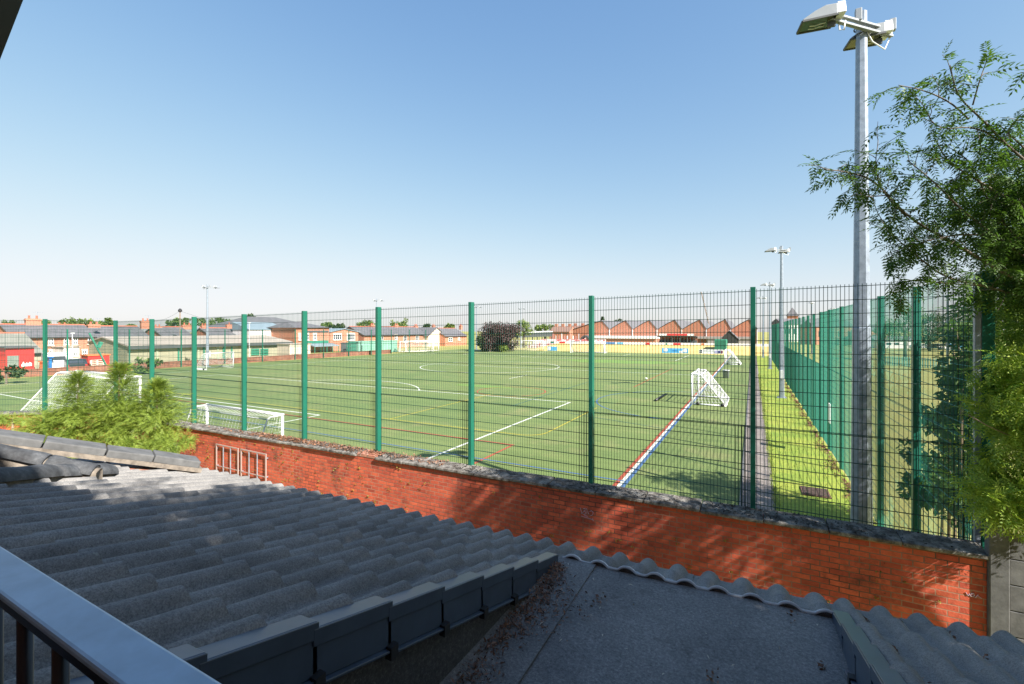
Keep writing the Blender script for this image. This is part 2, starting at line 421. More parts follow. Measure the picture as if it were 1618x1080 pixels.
def arc(mb, c, r, a0, a1, w=.10, z=.008, n=40):
    vs = []; fs = []
    for i in range(n+1):
        a = R(a0+(a1-a0)*i/n)
        for q in (r-w/2, r+w/2): vs.append((c[0]+q*math.cos(a), c[1]+q*math.sin(a), z))
    for i in range(n): fs.append((2*i,2*i+1,2*i+3,2*i+2))
    mb.add(vs, fs)
wl = MB()
for g, s in ((G0,1),(G1,-1)):
    seg(wl, (XL,g),(XR,g), .10)
    for hw, dp in ((20.16,16.5),(9.16,5.5)):
        seg(wl, (XC-hw,g),(XC-hw,g+s*dp), .12, .0085); seg(wl, (XC+hw,g),(XC+hw,g+s*dp), .12, .0085)
        seg(wl, (XC-hw,g+s*dp),(XC+hw,g+s*dp), .12, .009)
    h = math.degrees(math.asin(5.5/9.15))
    arc(wl, (XC,g+s*11), 9.15, *( (h,180-h) if s>0 else (180+h,360-h)), .12)
seg(wl, (XL,(G0+G1)/2),(XR,(G0+G1)/2), .12, .0085); arc(wl, (XC,(G0+G1)/2), 9.15, 0, 360, .12, .009, 80)
seg(wl, (XL,G0),(XL,G1), .12, .0095); seg(wl, (XR-.14,8.6),(XR-.14,96), .11, .0095)
for x in (-21.5,): seg(wl,(x,40),(x,44),.1)
tag(wl.build('white_pitch_lines', M['lwhite']), kind='structure')
m_ = MB(); seg(m_, (-46,18.8),(-9.6,18.8), .09, .0105); seg(m_, (-8.6,19.9),(-8.6,27.5), .08, .0105); arc(m_, (-9.6,19.8), 1.0, -90, 0, .09, .0105, 12)
seg(m_, (-17.5,18.8),(-17.5,30), .09, .0108); seg(m_, (-40,74),(-8.6,74), .09, .0105)
tag(m_.build('yellow_pitch_lines', M['lyellow']), kind='structure')
m_ = MB(); seg(m_, (-45,17.0),(-8.95,17.0), .09, .0115); seg(m_, (-8.95,8.6),(-8.95,17.05), .11, .0118); seg(m_, (-8.95,39),(-8.95,60), .09, .0115)
arc(m_, (-16.9,31.8), 2.7, 0, 360, .09, .0115); seg(m_, (XR-.27,8.6),(XR-.27,96), .12, .0115)
tag(m_.build('red_pitch_lines', M['lred']), kind='structure')
m_ = MB(); arc(m_, (-3.55,31.8), 6.1, 90, 270, .09, .0125); seg(m_, (-40,14.6),(-3.6,14.6), .08, .0125); seg(m_, (XR-.01,8.6),(XR-.01,96), .12, .0125)
tag(m_.build('blue_pitch_lines', M['lblue']), kind='structure')
m_ = MB(); seg(m_, (-13.6,25.5),(-13.6,42), .08, .0135); seg(m_, (-13.6,42),(-3.6,42), .08, .0135); seg(m_, (-3.6,23.2),(-9.5,25.0), .06, .0135)
tag(m_.build('faded_green_pitch_lines', M['ldark']), kind='structure')
def blobpatch(name, c, rx, ry, mat, seed, z):
    r_ = random.Random(seed); pts = []
    for i in range(28):
        a = 2*math.pi*i/28; k = 1 + r_.uniform(-.22,.22); pts.append((c[0]+rx*k*math.cos(a), c[1]+ry*k*math.sin(a)))
    return sheet(name, pts, z, mat)
p1 = G(765, 610); blobpatch('bright_turf_patch', (p1.x,p1.y), 2.9, .7, M['lbright'], 3, .0068)
p1 = G(975, 571); blobpatch('bright_turf_patch', (p1.x,p1.y), 9.5, 3.4, M['lbright'], 5, .0066)

# ------------------------------------------------------------------ brick boundary wall
WY, WT = 8.04, .36
def zc(X): return 1.97 + .0113*X           # coping top
def zf(X): return 5.50 + .016*X            # fence top
BX, BY = -22.4, 8.04                        # bend of the wall at the left
ux, uy = -.838, -.546                       # direction of the left leg
wall = thing('brick_wall', 'long weathered red brick boundary wall with mossy grey coping stones below the green mesh fence', 'wall', (-5, WY, 0))
mb = MB()
xs = [BX + (2.66-BX)*i/14 for i in range(15)]
for i in range(14):
    a, b = xs[i], xs[i+1]
    mb.hexa([(a,WY,0),(b,WY,0),(b,WY+WT,0),(a,WY+WT,0),(a,WY,zc(a)-.085),(b,WY,zc(b)-.085),(b,WY+WT,zc(b)-.085),(a,WY+WT,zc(a)-.085)])
e = Vector((BX,BY,0)); nrm = Vector((-uy,ux,0)) * -1      # towards the pitch
if nrm.y < 0: nrm = -nrm
LEN = 14
q = e + Vector((ux,uy,0))*LEN
zz = zc(BX)-.085
mb.hexa([tuple(q),(BX,BY,0),tuple(e+nrm*WT),tuple(q+nrm*WT)] + [(p.x,p.y,zz) for p in (q,e,e+nrm*WT,q+nrm*WT)])
mb.build('brickwork', M['wallbrick'], wall)
x = 2.69
k = 0
while x > BX:
    ln = rnd.uniform(.82,1.02); a = max(BX, x-ln+.012); dz = rnd.uniform(-.008,.01); dy = rnd.uniform(-.012,.012)
    if -8.75 < x < -7.8 and not wall.get('patched'):
        wall['patched'] = 1; a = x-.62
        mb = MB(); mb.box((a+.01,WY-.01,zc(x)-.085),(x-.005,WY+WT,zc(x)-.015)); mb.build('brick_patch', M['palebrick'], wall, bevel=.006)
        x -= .62; continue
    mb = MB(); y0, y1 = WY-.055+dy, WY+WT+.02+dy
    mb.hexa([(a,y0,zc(a)-.085+dz),(x,y0,zc(x)-.085+dz),(x,y1,zc(x)-.085+dz),(a,y1,zc(a)-.085+dz),
             (a,y0,zc(a)-.025+dz),(x,y0,zc(x)-.025+dz),(x,y1,zc(x)+dz),(a,y1,zc(a)+dz)])
    mb.build('coping_stone', M['coping'], wall, bevel=.014); x -= ln; k += 1
d_ = Vector((ux,uy,0))
for i in range(15):
    a = e + d_*(.95*i) - nrm*.05; b = e + d_*(.95*i+.93) - nrm*.05
    zt = zc(BX); mb = MB()
    mb.hexa([(p.x,p.y,zt-.085) for p in (b,a,a+nrm*.45,b+nrm*.45)] + [(p.x,p.y,zt-.01+.01*(j>1)) for j,p in enumerate((b,a,a+nrm*.45,b+nrm*.45))])
    mb.build('coping_stone', M['coping'], wall, bevel=.014)
del wall['patched']
# chalked scrawl on the brick face: thin raised chalk strokes
def strokes(name, lines, px, py, w, mat, parent):
    """lines in a unit box; drawn on the wall face about the spot seen at px,py"""
    c = onY(px, py, WY-.004); mb = MB()
    for ln in lines:
        for p, q_ in zip(ln, ln[1:]):
            mb.beam((c.x+p[0]*w, c.y, c.z+p[1]*w), (c.x+q_[0]*w, c.y, c.z+q_[1]*w), .006, .009, (0,1,0))
    return mb.build(name, mat, parent)
chalk = simple('pale_chalk', (.55,.42,.50), .9)
strokes('chalk_scrawl', [[(0,.45),(.12,.05),(.25,.25)],[(.2,.42),(.35,.48),(.36,.32),(.26,.28),(.4,.22),(.36,.06),(.22,.04)],[(.45,.5),(.5,.35),(.47,.12)],
   [(.56,.3),(.62,.12),(.56,.18)],[(.68,.32),(.82,.4),(.95,.3),(.9,.12),(.74,.02)],[(.05,-.12),(.5,-.16),(.95,-.22)],[(.9,-.1),(.95,-.3)],[(.3,-.02),(.55,-.06)]], 917, 812, .26, chalk, wall)
strokes('chalk_scrawl', [[(0,.25),(.15,0),(.25,.18),(.35,-.02)],[(.35,.2),(.5,.3),(.55,.08),(.42,.02)],[(.6,-.05),(.8,.25)],[(.8,.12),(1,.0)]], 1526, 940, .15, chalk, wall)

# weeds and moss on the wall
def weeds(n, x0, x1, seed):
    g = np.random.default_rng(seed); pos = []; di = []; sc = []
    cl = [(g.uniform(x0,x1), g.uniform(.1,1.75)) for _ in range(n)]
    for X, z in cl:
        if z > zc(X)-.12: continue
        for _ in range(g.integers(3,8)):
            pos.append((X+g.normal(0,.022), WY-.004, z+g.normal(0,.014))); di.append((g.normal(0,.7),-.8,g.uniform(-.7,.4))); sc.append(g.uniform(.3,.8))
    return scatter(single_template(.06,.035), np.array(pos), np.array(di), np.array(sc), .4)
v, f = join([weeds(230,-20,-6.5,1), weeds(45,-6.5,2.5,2)])
tag(npmesh('wall_weeds', v, f, M['mossgreen']), 'small yellow green weeds rooted in the brick wall joints', 'weeds', kind='stuff')
g = np.random.default_rng(5); n = 6000
X = g.uniform(-20,2.6,n); keep = np.sin(X*2.1)+np.sin(X*.7+2)+g.normal(0,.7,n) > -.3; X = X[keep]; n = len(X)
yy = WY + g.uniform(-.02,WT-.02,n); pos = np.stack([X,yy,1.97+.0113*X-.02+.05*(yy-WY)+g.uniform(0,.012,n)],1)
v, f = scatter(single_template(.042,.034), pos, np.stack([g.normal(size=n),g.normal(size=n),g.normal(0,.2,n)],1), g.uniform(.3,1.1,n), .3)
tag(npmesh('moss_litter', v, f, M['mossclump']), 'dark moss and dead leaf litter along the top of the wall coping', 'moss', kind='stuff')
n = 2200; X = np.concatenate([g.normal(-11.5,1.6,n//2), g.uniform(-13,-6,n//2)]); yy = WY + g.uniform(.05,WT,n)
pos = np.stack([X,yy,1.975+.0113*X-.015+.05*(yy-WY)+g.uniform(0,.02,n)],1)
v, f = scatter(single_template(.08,.04), pos, np.stack([g.normal(size=n),g.normal(size=n),g.normal(0,.2,n)],1), g.uniform(.3,1,n), .4)
tag(npmesh('dry_leaf_litter', v, f, M['litter']), 'dry brown leaf litter lying on the sunny wall coping', 'leaf litter', kind='stuff')

# two steel frames fixed to the wall
for i, (px0, px1, yt0, yt1, yb) in enumerate(((342,376,703,709,765),(381,420,711,718,765))):
    a = onY(px0, yt0, WY-.06); b = onY(px1, yt1, WY-.06); zt = (a.z+b.z)/2; zb = .55
    t = thing('steel_frame', ['left pale steel barred frame fixed to the sunlit brick wall nearest the conifer',
                              'right pale steel barred frame fixed to the sunlit brick wall farther from the conifer'][i], 'steel frame', (a.x, WY-.06, zb), 'barred frames on the brick wall')
    mb = MB()
    mb.beam((a.x,a.y,zb),(a.x,a.y,zt),.03,.03); mb.beam((b.x,a.y,zb),(b.x,a.y,zt),.03,.03)
    mb.beam((a.x-.022,a.y,zt+.02),(b.x+.022,a.y,zt+.015),.03,.03); mb.beam((a.x+.02,a.y,zt-.62),(b.x-.02,a.y,zt-.62),.022,.022)
    mb.build('outer_frame', simple('faded_pink_steel', (.30,.22,.20), .6), t)
    for k in (1,2):
        xx = a.x + (b.x-a.x)*k/3; mb = MB(); mb.beam((xx,a.y-.006,zb),(xx,a.y-.006,zt),.022,.022); mb.build('bar', M['galv'], t)
    for zz in (zt-.1,zt-.62):
        for xx in (a.x, b.x):
            mb = MB(); mb.beam((xx,a.y+.012,zz),(xx,WY+.01,zz),.03,.03); mb.build('bracket', M['galv'], t)

# ------------------------------------------------------------------ mesh fences
VS, HSP, WR = .0535, .213, .0040
M['side_wire'] = simple('sea_green_wire', (.03,.215,.155), .5, 0, .1)
def lerp(a, b, u): return a + (b-a)*u
def mesh_bay(a, b, zb, zt, seam, parent, extra=True, vs=VS, hsp=HSP, r=WR, twin=True, mat=None, vs2=None, sp_=0):
    """a,b ground points of a bay, builds lower and upper welded mesh panels as children"""
    a = Vector(a); b = Vector(b); d = (b-a); ln = d.length; d.normalize(); nn = Vector((-d.y,d.x,0))
    def wires(z0a, z0b, z1a, z1b, off, name, spike, ex, vs=vs):
        mb = MB(); nv = int(ln/vs)
        def vert(s, r_=r):
            p = a + d*s + nn*off; zb_ = lerp(z0a,z0b,s/ln); zt_ = lerp(z1a,z1b,s/ln)+spike
            c = [p+d*r_, p+nn*r_, p-d*r_, p-nn*r_]
            mb.add([(q.x,q.y,zb_) for q in c]+[(q.x,q.y,zt_) for q in c], [(0,1,5,4),(1,2,6,5),(2,3,7,6),(3,0,4,7)])
        for i in range(1,nv): vert(i*ln/nv)
        if ex:
            for i in range(5): vert(ln-.075-i*.047, r*1.7)
        nh = max(1,int(round((z1a-z0a)/hsp)))
        for i in range(nh+1):
            za = lerp(z0a,z1a,i/nh); zb_ = lerp(z0b,z1b,i/nh)
            for o in ((r*1.9,-r*1.9) if twin else (0,)):
                p = a + nn*(off+o); q = b + nn*(off+o); rr = r*1.15
                mb.add([(p.x,p.y,za-rr),(p.x-nn.x*rr,p.y-nn.y*rr,za),(p.x,p.y,za+rr),(p.x+nn.x*rr,p.y+nn.y*rr,za),
                        (q.x,q.y,zb_-rr),(q.x-nn.x*rr,q.y-nn.y*rr,zb_),(q.x,q.y,zb_+rr),(q.x+nn.x*rr,q.y+nn.y*rr,zb_)],
                       [(0,1,5,4),(1,2,6,5),(2,3,7,6),(3,0,4,7)])
        return mb.build(name, mat or M['green_wire'], parent)
    if seam:
        wires(zb[0],zb[1],seam,seam,.0,'lower_mesh_panel',.0, extra)
        wires(seam-.02,seam-.02,zt[0],zt[1],.012,'upper_mesh_panel',.035, 0, vs2 or vs)
    else: wires(zb[0],zb[1],zt[0],zt[1],0,'mesh_panel',.03,0)
def post_mb(x, y, zt, w=.10, t=.07, rz=0):
    mb = MB(); d = Vector((math.cos(rz),math.sin(rz),0)); n = Vector((-d.y,d.x,0)); c = Vector((x,y,0))
    o = [c-d*t/2-n*w/2, c+d*t/2-n*w/2, c+d*t/2+n*w/2, c-d*t/2+n*w/2]
    mb.hexa([(p.x,p.y,0) for p in o]+[(p.x,p.y,zt) for p in o]); return mb
FY = 8.47
fence = thing('mesh_fence', 'tall green welded mesh fence standing behind the brick wall in front of the pitch', 'fence', (-8,FY,0))
SP = 2.735
pxs = [2.735 - SP*i for i in range(0,10)]
pts = [(X,FY,zf(X)) for X in pxs] 
lp = Vector((pxs[-1],FY,0))
for i in range(1,4):
    q = lp + Vector((ux,uy,0))*(2.52*i); pts.append((q.x,q.y,5.22))
pts[-4] = (pts[-4][0],FY,5.17)
for i, (x,y,zt) in enumerate(pts):
    if i == 0: continue
    rz = 0 if i < 9 else math.atan2(-uy,-ux)
    mb = post_mb(x, y-.05, zt+.06, .13, .078, rz); 
    po = mb.build('fence_post', M['green_post'], fence, bevel=.006)
for i in range(len(pts)-1):
    a, b = pts[i+1], pts[i]
    mesh_bay((a[0],a[1],0),(b[0],b[1],0), (.08,.08), (a[2],b[2]), 3.28, fence)
# side fence along the touch line
side = thing('mesh_fence', 'green mesh side fence running away along the grass verge at right', 'fence', (2.735,30,0))
sp = [(2.735, FY+SP*k) for k in range(0,33)]
for k, (x,y) in enumerate(sp):
    if k == 0: continue
    post_mb(x, y, 5.68, .10, .12).build('fence_post', M['green_post'], side)
for k in range(len(sp)-1):
    y0_, y1_ = sp[k][1], sp[k+1][1]
    mesh_bay((x,y0_,0),(x,y1_,0), (.08,.08), (5.62,5.62), 3.30, side, 0, VS, HSP, .0032, k<8, M['side_wire'], VS if k<6 or k > 20 else .24, .01 if k < 6 else 0)
mb = post_mb(2.685, FY-.06, 5.62, .07, .06); mb.build('corner_post', M['galv'], side, bevel=.005)
mb = post_mb(2.79, FY-.03, 5.66, .14, .13); mb.build('corner_post', M['green_post'], side, bevel=.005)
mb = MB(); mb.box((2.62,21.2,1.25),(2.645,21.6,2.0)); mb.build('notice_board', M['white'], side)
# left touch-line fence
lf = thing('mesh_fence', 'distant green mesh fence along the low wall on the far left touchline', 'fence', (-66,50,0))
ys = [10 + 5.6*k for k in range(0,14)]
for y in ys: post_mb(-66.2, y, 4.95, .12, .12).build('fence_post', M['green_post'], lf)
for k in range(len(ys)-1):
    mesh_bay((-66.2,ys[k],0),(-66.2,ys[k+1],0),(.3,.3),(4.9,4.9),None,lf,0,.45,.62,.009,False)
lw = MB(); lw.box((-66.75,8,0),(-66.45,72,.70)); lw.box((-66.80,8,.703),(-66.40,72,.79))
o = lw.build('low_brick_wall', M['yardbrick']); tag(o, 'low dull brick wall behind the left touchline fence', 'wall')

# ------------------------------------------------------------------ goals
def net_mb(quads, sp=.13, r=.006, sag=0.0):
    mb = MB()
    def strand(pts):
        for p, q in zip(pts, pts[1:]): mb.beam(p, q, r*1.7, r*1.7)
    for A, B, C_, D_ in quads:
        A, B, C_, D_ = map(Vector, (A,B,C_,D_))
        nu = max(2,int(max((B-A).length,(C_-D_).length)/sp)); nv = max(2,int(max((D_-A).length,(C_-B).length)/sp))
        nor = (B-A).cross(D_-A).normalized()
        def pt(u, v): return lerp(lerp(A,B,u),lerp(D_,C_,u),v) + nor*sag*math.sin(math.pi*u)*math.sin(math.pi*v)
        for i in range(nu+1): strand([pt(i/nu, j/4) for j in range(5)])
        for j in range(nv+1): strand([pt(i/6, j/nv) for i in range(7)])
    return mb
def make_goal(name, label, cat, loc, rz, w, h, dt, db, r=.045, sp=.14, nr=.006, wheels=True, group=None, sag=.06):
    """mouth faces local -y, net goes back to +y"""
    t = thing(name, label, cat, (0,0,0), group); hw = w/2
    mb = MB()
    mb.tube([(-hw,0,0),(-hw,0,h)], r, 10); mb.tube([(hw,0,0),(hw,0,h)], r, 10); mb.tube([(-hw-r,0,h-r),(hw+r,0,h-r)], r, 10)
    mb.build('goal_mouth_frame', M['white'], t, True)
    mb = MB()
    for s in (-1,1):
        mb.tube([(s*hw,0,r),(s*hw,db,r)], r*.8, 8)
        mb.tube([(s*hw,0,h-r),(s*hw,dt*.8,h-r*1.2),(s*hw,dt,h-.12),(s*hw,db,r)], r*.55, 8)
    mb.tube([(-hw,db,r),(hw,db,r)], r*.8, 8); mb.tube([(-hw,dt,h-.12),(hw,dt,h-.12)], r*.4, 8)
    mb.build('back_frame', M['white'], t, True)
    q = [((-hw,db,.1),(hw,db,.1),(hw,dt,h-.1),(-hw,dt,h-.1)), ((-hw,dt,h-.08),(hw,dt,h-.08),(hw,.02,h-.04),(-hw,.02,h-.04)),
         ((-hw,0,.06),(-hw,db,.06),(-hw,dt,h-.1),(-hw,0,h-.06)), ((hw,0,.06),(hw,db,.06),(hw,dt,h-.1),(hw,0,h-.06))]
    net_mb(q, sp, nr, sag).build('net', M['net'], t)
    if wheels:
        for s in (-1,1):
            for yy in (.35,db-.2):
                mb = MB(); mb.tube([(s*(hw+.03),yy,.11),(s*(hw+.09),yy,.11)], .11, 14); mb.build('wheel', M['black'], t, True)
    t.location = loc; t.rotation_euler = (0,0,rz)
    return t
make_goal('football_goal', 'full size white football goal with sloping net behind the conifer at left', 'goal', (XC-1.3,G0-.3,0.005), math.pi, 7.6, 2.44, .9, 2.6, .06, .22, .0030, True)
make_goal('football_goal', 'small white goal with sagging net just behind the brick wall', 'goal', (-16.6,10.15,.005), math.pi, 4.55, 1.98, .55, 1.2, .05, .18, .0036, False)
sg = make_goal('football_goal', 'small white wheeled goal side on at the near end of the red and blue touchline', 'goal', (-3.5,33.6,.005), -math.pi/2, 3.9, 2.05, .55, 2.0, .06, .22, .008, True, 'small wheeled goals on the touchlines')
dup(sg, (-3.5,72.5,.005), -math.pi/2, 'small white wheeled goal side on at the far end of the right touchline')
dup(sg, (-58.8,33.2,.005), math.pi/2+.25, 'small white wheeled goal beside the floodlight on the left touchline')
fg = make_goal('football_goal', 'full size white goal centred on the far end of the pitch', 'goal', (XC,G1,.005), 0, 7.4, 2.44, .9, 2.2, .07, .3, .015, False, 'full size goals at the far side')
p = P(659,556.5,100); dup(fg, (p.x,p.y,.006), R(55), 'white goal parked with another at the left of the brick terrace')
p = P(667,556,104); dup(fg, (p.x,p.y,.006), R(35), 'white goal parked behind another goal by the pale green container')
p = P(834,553.5,107); dup(fg, (p.x,p.y,.006), R(20), 'white goal standing before the dark roofed stand by the purple tree')

# ------------------------------------------------------------------ floodlights
M['galv_pale'] = simple('pale_lamp_housing', (.27,.29,.31), .45, .1, .08)
def make_flood():
    t = thing('floodlight', 'tall galvanised floodlight column with twin white lamps close behind the wall', 'floodlight', (0,0,0), 'floodlights round the pitch')
    H = 10.88
    mb = MB(); mb.tube([(0,0,0),(0,0,.02),(0,0,H*.45),(0,0,H*.451),(0,0,H)], [.185,.185,.145,.138,.088], 8, True, R(22)); mb.build('column', M['galv'], t)
    mb = MB(); mb.box((-.3,-.3,0),(.3,.3,.03))
    for a in range(4): mb.tube([(.22*(1 if a%2 else -1),.22*(1 if a>1 else -1),.03),(.22*(1 if a%2 else -1),.22*(1 if a>1 else -1),.09)], .025, 6)
    mb.build('base_plate', M['galv'], t)
    mb = MB(); mb.box((-.11,-.36,1.35),(.11,-.185,2.0)); mb.build('switch_box', simple('pale_grey_box', (.55,.57,.58), .5), t, bevel=.015)
    A = Vector((.70,.71,0)).normalized()
    mb = MB(); z = H-.42
    nA = Vector((-A.y,A.x,0))
    for dz in (0,.11):
        for o in (.12,.16):
            mb.beam(A*-1.0 - nA*o + Vector((0,0,z+dz)), A*.60 - nA*o + Vector((0,0,z+dz)), .03, .035)
    mb.build('cross_arm', M['galv_pale'], t)
    for dz in (0,.13):
        mb = MB(); pts = []
        for k in range(13):
            a = 2*math.pi*k/12; pts.append((.115*math.cos(a), .115*math.sin(a), z+dz-.01))
        mb.tube(pts, .012, 6, False); mb.build('clamp_ring', M['darkgrey'], t)
    hd = Vector((-1,-.18,0)).normalized()             # lamps look over the pitch
    def head(c, pitch=.03, k_=.64):
        c = Vector(c); s = Vector((-hd.y,hd.x,0)); up = Vector((0,0,1))
        fw = (hd - up*pitch).normalized(); u2 = (up + hd*pitch).normalized()
        def q(x, y, zz): return c + fw*x*k_ + s*y*k_ + u2*zz*k_
        prof = [(-.12,0),(-.12,.30),(.16,.31),(.42,.22),(.72,.05),(.72,0)]   # side outline of the hood
        wd = .30
        mb = MB()
        L_ = [q(x, -wd*(1 if x<.3 else .92), zz) for x, zz in prof]; R_ = [q(x, wd*(1 if x<.3 else .92), zz) for x, zz in prof]
        n = len(prof)
        mb.add(L_+R_, [tuple(range(n)), tuple(range(n,2*n))[::-1]] + [(i,n+i,n+(i+1)%n,(i+1)%n) for i in range(n-1)])
        ob = mb.build('lamp_hood', M['galv_pale'], t, bevel=.012)
        mb = MB(); mb.hexa([q(-.02,-wd*.94,-.022),q(.70,-wd*.86,-.022),q(.70,wd*.86,-.022),q(-.02,wd*.94,-.022),q(-.02,-wd*.94,-.004),q(.70,-wd*.86,-.004),q(.70,wd*.86,-.004),q(-.02,wd*.94,-.004)])
        mb.build('lamp_glass', M['lens'], ob)
        mb = MB()
        for y in (-1,1): mb.beam(q(-.13,y*wd,-.014), q(.73,y*wd*.92,-.014), .03, .035, u2)
        mb.beam(q(.73,-wd*.92,-.014), q(.73,wd*.92,-.014), .03, .035, u2)
        mb.build('lamp_rim', M['darkgrey'], ob)
        mb = MB(); mb.hexa([q(-.34,-wd*.9,.03),q(-.12,-wd*.9,.03),q(-.12,wd*.9,.03),q(-.34,wd*.9,.03),q(-.32,-wd*.9,.34),q(-.12,-wd*.9,.36),q(-.12,wd*.9,.36),q(-.32,wd*.9,.34)])
        mb.build('gear_box', M['white_edge'], ob, bevel=.015)
        mb = MB()
        for y in (-.12,.02): mb.tube([q(.1,y,-.03),q(.25,y+.05,-.07),q(.36,y-.02,-.05),q(.5,y+.03,-.06)], .007, 5)
        mb.build('glare_wire', M['white'], ob)
        mb = MB(); mb.beam(q(-.05,0,-.02), q(-.05,0,-.17), .05, .12); mb.build('bracket', M['darkgrey'], ob)
    z2 = z+.0
    head(A*-.95 - nA*.1 + Vector((0,0,z2))); head(A*.36 - nA*.02 + Vector((0,0,z2-.02)))
    for s_ in (-.28,.62):
        c = A*s_ - nA*.14; mb = MB(); mb.box((c.x-.05,c.y-.05,z+.11),(c.x+.05,c.y+.05,z+.33)); mb.build('sensor_box', M['galv_pale'], t, bevel=.008)
    c = A*.62; mb = MB(); mb.tube([c+Vector((0,-.1,z+.3)), c+Vector((.1,-.12,z+.1)), c+Vector((-.02,-.12,z-.22)), A*.25+Vector((0,-.14,z-.16)), A*.1+Vector((0,-.14,z))], .011, 6)
    mb.build('cable', M['white'], t, True); mb = MB()
    c = A*-.62; mb.tube([c+Vector((0,-.16,z+.05)), c+Vector((.01,-.17,z-.13)), c+Vector((.08,-.17,z-.15)), c+Vector((.1,-.16,z+.02))], .012, 6)
    mb.build('cable', M['white'], t, True)
    return t
fl = make_flood(); fl.location = (1.82,10.74,.004)
dup(fl, (1.82,37.9,.004), 0, 'second galvanised floodlight column along the grass verge beside the green screen')
dup(fl, (1.9,65.6,.004), 0, 'third floodlight column far down the verge at right')
dup(fl, (1.6,92.0,.004), 0, 'farthest floodlight column at the end of the right hand verge')
dup(fl, (-63.7,34.3,.004), math.pi, 'pale floodlight column standing behind the small goal at far left')
dup(fl, (-63.7,64.9,.004), math.pi, 'floodlight whose lamps show just above the fence over the brick terrace')
dup(fl, (-60.5,95.5,.004), math.pi, 'floodlight partly hidden by a fence post beside the purple tree')
p = P(823,545,122); dup(fl, (p.x,p.y,.004), math.pi*.8, 'white floodlight column beside the round green tree'); 
p = P(1283,545,95); dup(fl, (p.x,p.y,.004), .4, 'floodlight column beyond the side fence, nearest the chapel spire')
p = P(1497,560,78); dup(fl, (p.x,p.y,.004), .9, 'floodlight column in the field beyond the side fence before the dark trees')
p = P(1317,545,120); dup(fl, (p.x,p.y,.004), .2, 'thin far floodlight column above the tall green screen')

for ch in list(fl.children):
    if ch.name.startswith('switch_box'): bpy.data.objects.remove(ch)

# rough growth along the edges of the verge
g = np.random.default_rng(77); n = 5200
y = 10+g.random(n)**1.6*46; x = np.where(g.random(n)<.62, .56+np.abs(g.normal(0,.10,n))-.06, g.uniform(.6,2.5,n))
v, f = scatter(single_template(.16,.02), np.stack([x,y,np.full(n,.006)],1), np.stack([g.normal(0,.5,n),g.normal(0,.5,n),np.full(n,1.1)],1), g.uniform(.35,.9,n)*(1+.012*(y-10)), .25)
tag(npmesh('grass_tufts', v, f, M['vergeblade']), 'uneven grass tufts along the verge beside the tarmac path', 'grass', kind='stuff')
n = 3600; y = 9.5+g.random(n)**1.3*42; x = 2.66-np.abs(g.normal(0,.13,n))*(1+.5*np.sin(y*1.7)); keep = np.sin(y*2.3)+g.normal(0,.6,n) > -.6; x, y = x[keep], y[keep]; n = len(x)
v, f = scatter(single_template(.10,.055), np.stack([x,y,g.uniform(.008,.05,n)],1), np.stack([g.normal(size=n),g.normal(size=n),g.normal(0,.2,n)],1), g.uniform(.4,1.2,n), .4)
tag(npmesh('fence_foot_litter', v, f, M['litter']), 'dry brown leaf litter gathered along the foot of the side fence', 'leaf litter', kind='stuff')
# ------------------------------------------------------------------ small things about the pitch
p = G(1288,778); t = thing('manhole_cover', 'dark rusty square drain cover set in the grass verge', 'drain cover', (p.x,p.y,0))
mb = MB(); mb.box((p.x-.36,p.y-.42,.004),(p.x+.36,p.y+.42,.035)); mb.build('frame', simple('rusty_iron', (.12,.06,.045), .9, 0, .4, 20), t, bevel=.01)
mb = MB(); mb.box((p.x-.31,p.y-.37,.036),(p.x+.31,p.y+.37,.046))
for k in range(6): mb.box((p.x-.28,p.y-.33+k*.12,.047),(p.x+.28,p.y-.29+k*.12,.055))
mb.build('lid', simple('dark_iron_lid', (.07,.045,.035), .85, 0, .4, 20), t)
p = G(1193,676); t = thing('drain_grate', 'small dark slotted drain grate across the tarmac path', 'drain', (p.x,p.y,0))
mb = MB(); mb.box((p.x-.3,p.y-.16,.006),(p.x+.3,p.y+.16,.016)); mb.build('grate_frame', M['darkgrey'], t)
mb = MB()
for k in range(9): mb.box((p.x-.27+k*.06,p.y-.13,.017),(p.x-.235+k*.06,p.y+.13,.022))
mb.build('slots', M['black'], t)
p = G(1147,597); t = thing('litter_bin', 'small grey litter bin standing on the turf behind the near wheeled goal', 'bin', (p.x,p.y,.004))
mb = MB(); mb.lathe((p.x,p.y,.01), [(.27,0),(.31,.75),(.33,.76),(.33,.82),(.29,.82),(.27,.6)], 16); mb.build('bin_body', simple('grey_bin', (.30,.32,.35), .6), t, True)
mb = MB(); mb.tube([(p.x+.34*math.cos(a*.5236),p.y+.34*math.sin(a*.5236),.80) for a in range(13)], .02, 6); mb.build('bin_rim', M['white_edge'], t)
a = G(1036,634); b = G(1051,625); mb = MB(); mb.tube([a+Vector((0,0,.09)),b+Vector((0,0,.09))], .085, 10)
tag(mb.build('ground_anchor_bag', M['black'], None, True), 'black sausage shaped anchor bag lying on the turf inside the blue arc', 'anchor bag')
p = G(1021,599.5); bm_ = MB()
prof = [(.11*math.sin(math.pi*i/10)+.0005, .11-.11*math.cos(math.pi*i/10)) for i in range(11)]
bm_.lathe((p.x,p.y,.005), prof, 14); tag(bm_.build('football', M['white'], None, True), 'white football lying alone on the turf near the blue arc', 'ball')

